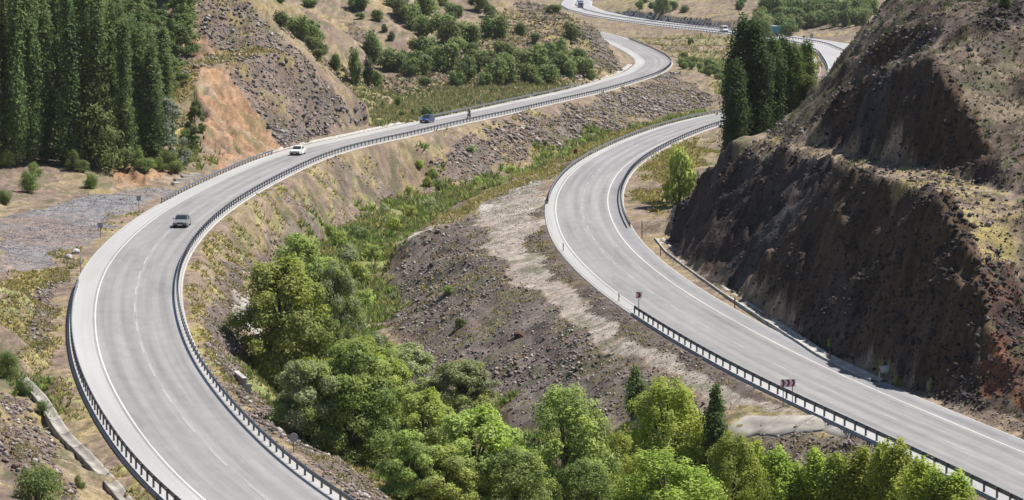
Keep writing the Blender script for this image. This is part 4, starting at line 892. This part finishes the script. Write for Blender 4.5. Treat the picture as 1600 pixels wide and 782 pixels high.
for i, (px, py, wp, hp) in enumerate([(837,232,12,9),(735,238,20,10),(865,235,8,7),(852,228,9,8),(1400,605,10,16),(1453,612,12,18),(1296,545,8,12),(720,512,22,16),(700,460,20,12),(1180,470,8,8)]):
    lowbush.pix(px, py, wp, hp, 'small tuft of green weeds growing among stones', 'weed tufts among the stones', 'weed', i, .05)
# poplar clump on the right
for px, D_, top, wp, lab in [(1160,352,40,50,'tallest dark poplar at the left of the clump by the lower road'),(1180,350,46,42,'dark poplar leaning against the tallest one in the clump'),(1148,346,105,40,'lower dark poplar on the left flank of the clump'),(1205,356,66,40,'dark poplar in the middle of the clump'),(1222,360,66,38,'slender dark poplar right of the middle of the clump'),(1240,358,76,34,'shorter green poplar in the right half of the clump'),(1256,362,72,32,'thin topped poplar near the right end of the clump'),(1262,352,120,34,'light green low poplar at the right end of the clump')]:
    x, y, _ = ad(px, 200, D_); g = gz(x, y); zt = ad(px, top, D_)[2]; spire.place((x, y, g - .2), zt - g, wp * 1.3 * y / F, lab, 'poplar clump by the lower road', which=2 if px > 1235 else (px // 10) % 2)
for kd in (willow, decid, young, darkcol, poplar, spire, back, cone, silver, bush, greybush, nearbush, lowbush): kd.drop()

# ------------------------------------------------------------------ vehicles
GLASS = mat('dark_glass', (.02, .025, .03), .12, 0, spec=.6); TYRE = mat('tyre_rubber', (.02, .02, .02), .9); RIM = mat('alloy_rim', (.35, .35, .37), .35, .8); TRIM = mat('black_trim', (.025, .025, .028), .6)
LAMP = mat('headlamp_glass', (.6, .62, .65), .1, .2, spec=.8); TAIL = mat('tail_lamp', (.35, .02, .02), .25); PLATE = mat('number_plate', (.7, .7, .68), .5)
def wheel(root, x, y, r, wd=.2):
    mb = MB(); mb.tube([(0, -wd / 2, 0), (0, -wd / 2 + .03, 0), (0, wd / 2 - .03, 0), (0, wd / 2, 0)], [r * .9, r, r, r * .9], 16); t = mb.build('wheel', TYRE, root, True); t.location = (x, y, r)
    m2 = MB(); m2.tube([(0, -wd / 2 - .012, 0), (0, wd / 2 + .012, 0)], [r * .62, r * .62], 12); m2.build('rim', RIM, t)
def extrude_profile(mb, prof, w0, w1=None, zs=None):
    """closed side profile (x, z) given a width that may narrow with height"""
    n = len(prof); f = lambda z: w0 if w1 is None else w0 + (w1 - w0) * max(0, min(1, (z - zs[0]) / (zs[1] - zs[0])))
    L_ = [(x, -f(z) / 2, z) for x, z in prof]; R_ = [(x, f(z) / 2, z) for x, z in prof]
    mb.add(L_ + R_, [tuple(range(n)), tuple(range(2 * n - 1, n - 1, -1))] + [(i, i + n, (i + 1) % n + n, (i + 1) % n) for i in range(n)]); return mb
def make_car(name, paint, label, hatch=False, L=4.35, Wd=1.74, H=1.43, dark_roof=False):
    root = empty(name); tag(root, label, 'car'); h = L / 2; ws = Wd
    rear = -h + .02
    body = [(-h, .36), (-h - .0, .62), (-h + .08, .88), (-h + .62, .95) if not hatch else (-h + .2, .97), (h - 1.42, .95), (h - .28, .80), (h - .06, .68), (h, .50), (h - .02, .30), (h - .5, .22), (-h + .5, .22)]
    b = extrude_profile(MB(), body, ws, ws - .16, (.6, .97)).build('body', paint, root, bevel=.05)
    xr0, xr1 = (-h + .28, -h + .62) if hatch else (-h + .70, -h + 1.25)
    ghp = [(xr0, .93), (xr1, H - .04), (xr1 + .25, H), (h - 2.25, H), (h - 2.05, H - .03), (h - 1.28, .93)]
    extrude_profile(MB(), ghp, ws - .14, ws - .46, (.93, H)).build('cabin', paint, root, bevel=.03)
    wy = lambda z: (ws - .14 + (-.32) * (z - .93) / (H - .93)) / 2
    wsd = MB(); a0, a1 = (h - 1.30, .97), (h - 2.0, H - .07); nx, nz = (a0[1] - a1[1]), (a0[0] - a1[0]); ll = math.hypot(nx, nz); ox, oz = nz and -nx / ll * -.0 + .012 * 1, .012
    wsd.add([(a0[0] + .012, -wy(a0[1]) + .07, a0[1] + .012), (a0[0] + .012, wy(a0[1]) - .07, a0[1] + .012), (a1[0] + .012, wy(a1[1]) - .05, a1[1] + .012), (a1[0] + .012, -wy(a1[1]) + .05, a1[1] + .012)], [(0, 1, 2, 3)]).build('windscreen', GLASS, root)
    r0, r1 = (xr0, .98), (xr1, H - .08)
    MB().add([(r0[0] + .02 - .03, -wy(r0[1]) + .1, r0[1] + .02), (r0[0] + .02 - .03, wy(r0[1]) - .1, r0[1] + .02), (r1[0] - .03, wy(r1[1]) - .06, r1[1] + .02), (r1[0] - .03, -wy(r1[1]) + .06, r1[1] + .02)], [(3, 2, 1, 0)]).build('rear_window', GLASS, root)
    for sd in (-1, 1):
        for (xa, xb, ta, tb) in ((h - 1.48, h - 2.35, h - 2.08, h - 2.35), (h - 2.45, xr0 + .42, h - 2.45, xr1 + .1)):
            z0, z1 = .98, H - .10
            MB().add([(xa, sd * (wy(z0) + .012), z0), (xb, sd * (wy(z0) + .012), z0), (tb, sd * (wy(z1) + .012), z1), (ta, sd * (wy(z1) + .012), z1)], [(0, 1, 2, 3) if sd > 0 else (3, 2, 1, 0)]).build('side_window', GLASS, root)
        MB().box(h - .22, h - .03, sd * (ws / 2 - .27) - .2, sd * (ws / 2 - .27) + .2, .60, .74).build('headlight', LAMP, root, bevel=.02)
        MB().box(-h - .015, -h + .12, sd * (ws / 2 - .26) - .17, sd * (ws / 2 - .26) + .17, .66, .82).build('tail_light', TAIL, root, bevel=.02)
        MB().box(h - 1.5, h - 1.36, sd * (ws / 2 + .03) - .11, sd * (ws / 2 + .03) + .09, .93, 1.06).build('mirror', paint, root, bevel=.03)
        for xx in (h - .85, -h + .82): wheel(root, xx, sd * (ws / 2 - .10), .31)
    MB().box(h - .10, h + .03, -ws / 2 + .12, ws / 2 - .12, .26, .46).build('bumper', TRIM, root, bevel=.02)
    MB().box(h - .06, h + .012, -.36, .36, .52, .66).build('grille', TRIM, root, bevel=.01)
    MB().box(h + .02, h + .045, -.26, .26, .34, .45).build('number_plate', PLATE, root)
    return root
def carpaint(n, c, metal=.2): 
    m = mat(n, c, .3, metal, spec=.5); m.node_tree.nodes['Principled BSDF'].inputs['Coat Weight'].default_value = .5; return m
def on_road(o, C, px, py, z, toward=True, flip=0):
    x, y, _ = at(px, py, z); i = int(np.argmin((C[:, 0] - x)**2 + (C[:, 1] - y)**2)); t = C[min(i + 2, len(C) - 1)] - C[max(i - 2, 0)]
    if toward: t = -t
    o.location = (x, y, float(C[i, 2]) + .015); o.rotation_euler = (0, 0, math.atan2(t[1], t[0])); return o
on_road(make_car('parked_car' if False else 'saloon_car', carpaint('silver_grey_paint', (.30, .29, .29), .4), 'silver grey saloon car driving round the near bend towards the viewer'), L_C, 284.5, 354, 0)
on_road(make_car('saloon_car', carpaint('white_paint', (.72, .72, .70), 0), 'white saloon car passing the foot of the dark rock cut'), L_C, 465.5, 242, 0)
on_road(make_car('hatchback_car', carpaint('blue_paint', (.03, .055, .15), .2), 'dark blue hatchback driving beside the dry grass field', True, 4.2, 1.76, 1.5), L_C, 667.5, 192, 0)
on_road(make_car('saloon_car', carpaint('black_paint', (.03, .03, .035), .2), 'dark car on the farthest stretch of road at the top edge'), F_C, 926, 1.2, 0)
def make_lorry(name, cabm, boxm, label, Lb, Hb, tilt=False):
    root = empty(name); tag(root, label, 'lorry')
    MB().box(-Lb / 2 - .6, Lb / 2 + 2.0, -.45, .45, .55, .95).build('chassis', TRIM, root)
    cab = MB(); extrude_profile(cab, [(Lb / 2 + .15, .6), (Lb / 2 + 2.2, .6), (Lb / 2 + 2.25, 1.5), (Lb / 2 + 2.05, 2.7), (Lb / 2 + 1.6, 2.95), (Lb / 2 + .15, 2.95)], 2.4).build('cab', cabm, root, bevel=.06)
    MB().add([(Lb / 2 + 2.265, -1.05, 1.62), (Lb / 2 + 2.265, 1.05, 1.62), (Lb / 2 + 2.09, 1.0, 2.55), (Lb / 2 + 2.09, -1.0, 2.55)], [(0, 1, 2, 3)]).build('windscreen', GLASS, root)
    MB().box(Lb / 2 + 2.2, Lb / 2 + 2.32, -1.15, 1.15, .5, .85).build('bumper', TRIM, root, bevel=.03)
    MB().box(Lb / 2 + 2.22, Lb / 2 + 2.28, -.75, .75, .95, 1.4).build('grille', TRIM, root)
    for sd in (-1, 1):
        MB().add([(Lb / 2 + 1.9, sd * 1.215, 1.7), (Lb / 2 + .9, sd * 1.215, 1.7), (Lb / 2 + .9, sd * 1.215, 2.5), (Lb / 2 + 1.75, sd * 1.215, 2.5)], [(0, 1, 2, 3) if sd > 0 else (3, 2, 1, 0)]).build('side_window', GLASS, root)
        MB().box(Lb / 2 + 2.24, Lb / 2 + 2.33, sd * .9 - .17, sd * .9 + .17, .9, 1.15).build('headlight', LAMP, root)
        MB().box(Lb / 2 + 1.9, Lb / 2 + 2.05, sd * 1.4 - .12, sd * 1.4 + .12, 1.7, 2.3).build('mirror', TRIM, root)
        for xx in (Lb / 2 + 1.2, -Lb / 2 + .9, -Lb / 2 + 2.1): wheel(root, xx, sd * 1.0, .5, .35)
    MB().box(-Lb / 2 - .6, Lb / 2, -1.25, 1.25, .98, Hb).build('cargo_body', boxm, root, bevel=.04)
    for k in range(5): MB().box(-Lb / 2 - .5 + k * (Lb + .3) / 4.2 - .05, -Lb / 2 - .5 + k * (Lb + .3) / 4.2 + .05, -1.29, 1.29, 1.0, Hb - .1).build('side_post', boxm, root)
    MB().box(-Lb / 2 - .65, Lb / 2 + .05, -1.3, 1.3, Hb, Hb + .12).build('top_rail', mat('pale_teal_paint', (.30, .46, .45), .5), root)
    return root
on_road(make_lorry('tipper_lorry', carpaint('cab_cream', (.55, .55, .5), 0), mat('blue_cargo_paint', (.06, .17, .24), .5, noise=(1, .15)), 'blue bodied lorry on the distant road above the poplar clump', 5.6, 3.7), F_C, 1209, 57, 0, False)
on_road(make_lorry('box_lorry', carpaint('mauve_cab', (.30, .30, .45), 0), mat('mauve_cargo', (.24, .24, .38), .6, noise=(1, .1)), 'mauve grey box lorry coming down the farthest stretch of road', 6.5, 3.7), F_C, 907, 12.5, 0, True)
def make_van(label):
    root = empty('minibus'); tag(root, label, 'minibus'); pw = carpaint('van_white', (.75, .76, .77), 0)
    extrude_profile(MB(), [(-2.7, .35), (-2.75, 1.2), (-2.6, 2.45), (-2.4, 2.55), (1.4, 2.55), (1.7, 2.45), (2.35, 1.45), (2.8, 1.15), (2.85, .4), (2.3, .28), (-2.3, .28)], 2.0, 1.8, (1.2, 2.5)).build('body', pw, root, bevel=.07)
    MB().add([(2.37, -.85, 1.5), (2.37, .85, 1.5), (1.76, .78, 2.38), (1.76, -.78, 2.38)], [(0, 1, 2, 3)]).build('windscreen', GLASS, root)
    MB().add([(-2.765, -.8, 1.45), (-2.765, .8, 1.45), (-2.66, .75, 2.3), (-2.66, -.75, 2.3)], [(3, 2, 1, 0)]).build('rear_window', GLASS, root)
    for sd in (-1, 1):
        for xa, xb in ((1.75, .75), (.6, -.7), (-.85, -2.2)):
            y0, y1 = sd * (1.0 - .023 + .012), sd * (.925 + .012)
            MB().add([(xa, y0, 1.5), (xb, y0, 1.5), (xb, y1, 2.2), (min(xa, 1.45), y1, 2.2)], [(0, 1, 2, 3) if sd > 0 else (3, 2, 1, 0)]).build('side_window', GLASS, root)
        MB().box(2.6, 2.84, sd * .75 - .18, sd * .75 + .18, .85, 1.1).build('headlight', LAMP, root, bevel=.02)
        MB().box(1.7, 1.85, sd * 1.1 - .1, sd * 1.1 + .1, 1.45, 1.75).build('mirror', TRIM, root)
        for xx in (1.75, -1.7): wheel(root, xx, sd * .86, .34)
    MB().box(2.78, 2.9, -.9, .9, .35, .6).build('bumper', TRIM, root, bevel=.02)
    return root
on_road(make_van('white minibus on the distant road left of the poplar clump'), F_C, 1131, 51, 0, True)
# motorcycle with its rider
def make_bike():
    root = empty('motorcycle'); tag(root, 'dark motorcycle ridden along the valley guardrail towards the viewer', 'motorcycle')
    for xx in (.72, -.72): wheel(root, xx, 0, .31, .13)
    MB().tube([(.72, 0, .31), (.55, 0, .75), (.42, 0, 1.0)], [.04, .045, .04], 6).build('fork', TRIM, root)
    MB().tube([(-.72, 0, .31), (-.2, 0, .42)], [.05, .07], 6).build('swing_arm', TRIM, root)
    MB().box(-.25, .3, -.16, .16, .28, .62, .03).build('engine', RIM, root, bevel=.03)
    MB().box(-.05, .48, -.17, .17, .68, .93, .06).build('fuel_tank', carpaint('bike_red', (.12, .02, .02), .2), root, bevel=.05)
    MB().box(-.85, -.02, -.14, .14, .68, .80, .03).build('seat', TRIM, root, bevel=.03)
    MB().tube([(.38, -.38, 1.02), (.42, -.1, 1.03), (.42, .1, 1.03), (.38, .38, 1.02)], [.02] * 4, 6).build('handlebar', TRIM, root)
    MB().box(.5, .62, -.1, .1, .82, 1.0, .02).build('headlight', LAMP, root, bevel=.02)
    return root
bike = on_road(make_bike(), L_C, 733, 184.5, 0)
def make_rider():
    me = bpy.data.meshes.new('person'); V = [(-.22,0,.84),(-.16,0,1.08),(-.06,0,1.32),(0,0,1.44),(.04,0,1.53),(.07,0,1.64)]; E = [(0,1),(1,2),(2,3),(3,4),(4,5)]; Rr = [.16,.17,.18,.10,.07,.10]
    for sd in (-1, 1):
        b = len(V); V += [(-.05,.20*sd,1.36),(.12,.33*sd,1.17),(.36,.34*sd,1.06),(.41,.30*sd,1.04)]; E += [(2,b),(b,b+1),(b+1,b+2),(b+2,b+3)]; Rr += [.085,.06,.045,.045]
        b = len(V); V += [(-.15,.14*sd,.83),(.22,.24*sd,.76),(-.02,.22*sd,.42),(-.05,.22*sd,.36),(.12,.22*sd,.33)]; E += [(0,b),(b,b+1),(b+1,b+2),(b+2,b+3),(b+3,b+4)]; Rr += [.12,.085,.06,.05,.045]
    me.from_pydata(V, E, []); o = bpy.data.objects.new('person', me); COL.objects.link(o)
    sk = o.modifiers.new('skin', 'SKIN'); o.modifiers.new('sub', 'SUBSURF').levels = 1
    for i, r in enumerate(Rr): me.skin_vertices[0].data[i].radius = (r, r)
    me.skin_vertices[0].data[0].use_root = True
    dg = bpy.context.evaluated_depsgraph_get(); m2 = bpy.data.meshes.new_from_object(o.evaluated_get(dg)); o.modifiers.clear(); o.data = m2; m2.materials.append(mat('rider_jacket', (.05, .05, .06), .8, noise=(6, .2)))
    h = MB(); h.tube([(.06, 0, 1.56), (.06, 0, 1.62), (.06, 0, 1.70), (.05, 0, 1.78), (.04, 0, 1.82)], [.11, .145, .15, .11, .04], 12); h.build('helmet', carpaint('helmet_black', (.03, .03, .035), 0), o, True)
    MB().box(.15, .215, -.09, .09, 1.62, 1.71, .01).build('visor', GLASS, o)
    return tag(o, 'person in a dark jacket and dark helmet sitting on the motorcycle', 'person')
rider = make_rider(); rider.location = bike.location; rider.rotation_euler = bike.rotation_euler

# ------------------------------------------------------------------ signs and posts
GREYB = mat('sign_back', (.30, .31, .33), .6, .2, noise=(3, .12)); SWHITE = mat('sign_white', (.72, .62, .63), .6); SRED = mat('sign_red', (.22, .012, .045), .55); POLE = mat('sign_pole', (.14, .14, .15), .6, .3)
def facing(x, y): return math.atan2(-y, -x) + math.pi / 2      # turns a panel modelled in the XZ plane (front at -Y) to face a point near the viewer
def sign(name, base, w_, h_, zc, label, shape='square', rot=None, poles=(0,), m=GREYB, edge=False):
    root = empty(name, base); tag(root, label, 'sign'); root.rotation_euler = (0, 0, rot if rot is not None else random.uniform(-.2, .2))
    for p in poles: MB().tube([(p, .05, -.6), (p, .05, zc + h_ * .4)], [.04, .035], 8).build('pole', POLE, root)
    if shape == 'round': MB().tube([(0, -.02, zc), (0, .02, zc)], [w_ / 2, w_ / 2], 20).build('panel', m, root)
    else: MB().box(-w_ / 2, w_ / 2, -.02, .02, zc - h_ / 2, zc + h_ / 2).build('panel', m, root, bevel=.008)
    for z_ in (zc - h_ * .25, zc + h_ * .25): MB().box(-w_ * .4, w_ * .4, .021, .05, z_ - .025, z_ + .025).build('bracket', POLE, root)
    return root
def chevrons(root, n, w_, h_, zc):
    cw = w_ / n
    for k in range(n):
        x0 = -w_ / 2 + k * cw + cw * .12; t = cw * .42; hh = h_ * .47; tip = cw * .36
        pts = [(x0, hh), (x0 + t, hh), (x0 + t + tip, 0), (x0 + t, -hh), (x0, -hh), (x0 + tip, 0)]
        f = [(x, -.028, zc + z) for x, z in pts]; bk = [(x, -.018, zc + z) for x, z in pts]; c = 6
        MB().add(f + bk, [(0, 5, 2, 1), (5, 4, 3, 2)] + [(i, (i + 1) % 6, (i + 1) % 6 + 6, i + 6) for i in range(6)]).build('chevron', SRED, root)
x, y, z = G(998, 486); r_ = sign('chevron_sign', (x, y, z), .62, .66, 1.55, 'small single chevron sign at the start of the dark guardrail', rot=.06, m=SWHITE); chevrons(r_, 1, .62, .60, 1.55)
x, y, z = G(1231, 634); r_ = sign('chevron_board', (x, y, z), 1.22, .62, 1.75, 'board with three red chevrons on two poles by the dark guardrail', rot=.22, poles=(-.38, .38), m=SWHITE); chevrons(r_, 3, 1.22, .60, 1.75)
for px, py, w_, h_, zc, lab, sh in [(157,373,.58,.62,1.55,'small square sign seen from behind at the outer edge of the near bend','square'),(217,328,.58,.62,1.45,'small square sign seen from behind beside the gravel lay-by','square'),(459,708,.62,.62,1.05,'round sign seen from behind below the valley guardrail','round'),(749,169,.75,.75,1.2,'grey sign on a post behind the field guardrail','square'),(1268,76,1.1,1.6,4.0,'tall sign on a pole beside the distant road','square'),(1256,74,.8,.9,3.4,'shorter sign on a pole beside the distant road','square')]:
    b = G(px, py); sign('road_sign', b, w_, h_, zc, lab, sh)
b = G(127, 428); o = sign('road_sign', b, .22, .9, 1.6, 'narrow sign seen edge on at the head of the near bend guardrail', rot=1.2)
b = G(899, 247); sign('marker_sign', b, .55, .6, 1.1, 'small red marker sign beside the lower bend guardrail', m=SRED, rot=.1)
def marker(px, py, h, c, label, cat='marker post'):
    b = G(px, py); root = empty('marker_post', b); tag(root, label, cat); MB().box(-.06, .06, -.05, .05, -.4, h, .015).build('shaft', c, root, bevel=.01); MB().box(-.062, .062, -.062, -.052, h * .7, h * .86).build('reflector', SRED, root); MB().box(-.075, .075, -.065, .065, h, h + .05).build('cap', TRIM, root)
YEL = mat('yellowed_post', (.42, .40, .18), .7); RUST = mat('rusty_post', (.19, .085, .035), .85, noise=(4, .3))
marker(967, 474, .95, YEL, 'yellowish marker post at the road edge before the single chevron'); marker(880, 395, 1.0, YEL, 'yellowish marker post near the end of the lower bend guardrail')
marker(1003, 372, 2.0, RUST, 'tall rusty post at the end of the inner guardrail'); marker(1032, 400, 1.0, RUST, 'short rusty post above the broken gutter'); marker(1148, 484, 1.2, RUST, 'rusty post between the road and the dark cliff'); marker(1297, 565, .8, RUST, 'low rusty post by the gutter below the cliff'); marker(1374, 602, 1.6, YEL, 'yellow post at the end of the gutter below the cliff'); marker(779, 160, 1.4, POLE, 'thin dark post in the dry field behind the guardrail')
# pale kerb blocks above the lay-by and a few single boulders
for i, (px, py, L_, w_) in enumerate([(284,284,2.6,.7),(293,279,2.4,.8),(303,276,2.2,.6),(275,290,1.8,.7)]):
    b = G(px, py); o = MB().box(-L_ / 2, L_ / 2, -w_ / 2, w_ / 2, -.3, .45, .04).build('concrete_block', CONC, None, bevel=.03); o.location = (b[0], b[1], b[2]); o.rotation_euler = (.05 * i, .04, .75 + .1 * i); tag(o, 'pale concrete kerb block dumped behind the guardrail above the lay-by', 'block', 'concrete blocks above the lay-by')
def boulder(px, py, s_, c, label):
    b = G(px, py); bm = bmesh.new(); bmesh.ops.create_icosphere(bm, subdivisions=2, radius=s_ / 2)
    for v in bm.verts: v.co *= 1 + random.uniform(-.22, .22); v.co.z *= .8
    me = bpy.data.meshes.new('boulder'); bm.to_mesh(me); bm.free(); me.materials.append(mat('boulder_' + str(c), c, .9, noise=(2, .3))); o = bpy.data.objects.new('boulder', me); COL.objects.link(o); o.location = (b[0], b[1], b[2] + s_ * .2); tag(o, label, 'boulder')
boulder(676, 417, 1.0, (.05, .045, .045), 'dark boulder alone on the upper rubble mound'); boulder(811, 528, 1.1, (.10, .05, .04), 'reddish boulder on the lower rubble mound'); boulder(720, 505, .6, (.07, .06, .06), 'dark stone beside the grass tufts on the mound')
boulder(1384, 585, 1.0, (.5, .5, .48), 'pale boulder at the end of the gutter below the cliff'); boulder(118, 396, .9, (.45, .43, .41), 'pale boulder in the rock line beside the near bend'); boulder(108, 405, .8, (.38, .36, .35), 'grey boulder next to the pale one in the rock line'); boulder(890, 512, .7, (.09, .075, .07), 'dark stone by the pale track')

# ------------------------------------------------------------------ the hazy summer air of the valley
me = bpy.data.meshes.new('haze'); bm = bmesh.new(); bmesh.ops.create_cube(bm, size=1); bm.to_mesh(me); bm.free()
hm = bpy.data.materials.new('air'); hm.use_nodes = True; nn_ = hm.node_tree.nodes; nn_.remove(nn_['Principled BSDF'])
pv = nn_.new('ShaderNodeVolumePrincipled'); pv.inputs['Color'].default_value = (.86, .92, 1, 1); pv.inputs['Density'].default_value = .00004; pv.inputs['Anisotropy'].default_value = .2
hm.node_tree.links.new(pv.outputs[0], nn_['Material Output'].inputs['Volume']); me.materials.append(hm)
hz = bpy.data.objects.new('haze', me); COL.objects.link(hz); tag(hz, kind='stuff')
cs = [HZ.min() - 3, 175.0]; hz.scale = (2000, 4200, cs[1] - cs[0]); hz.location = (0, 1600, (cs[0] + cs[1]) / 2)
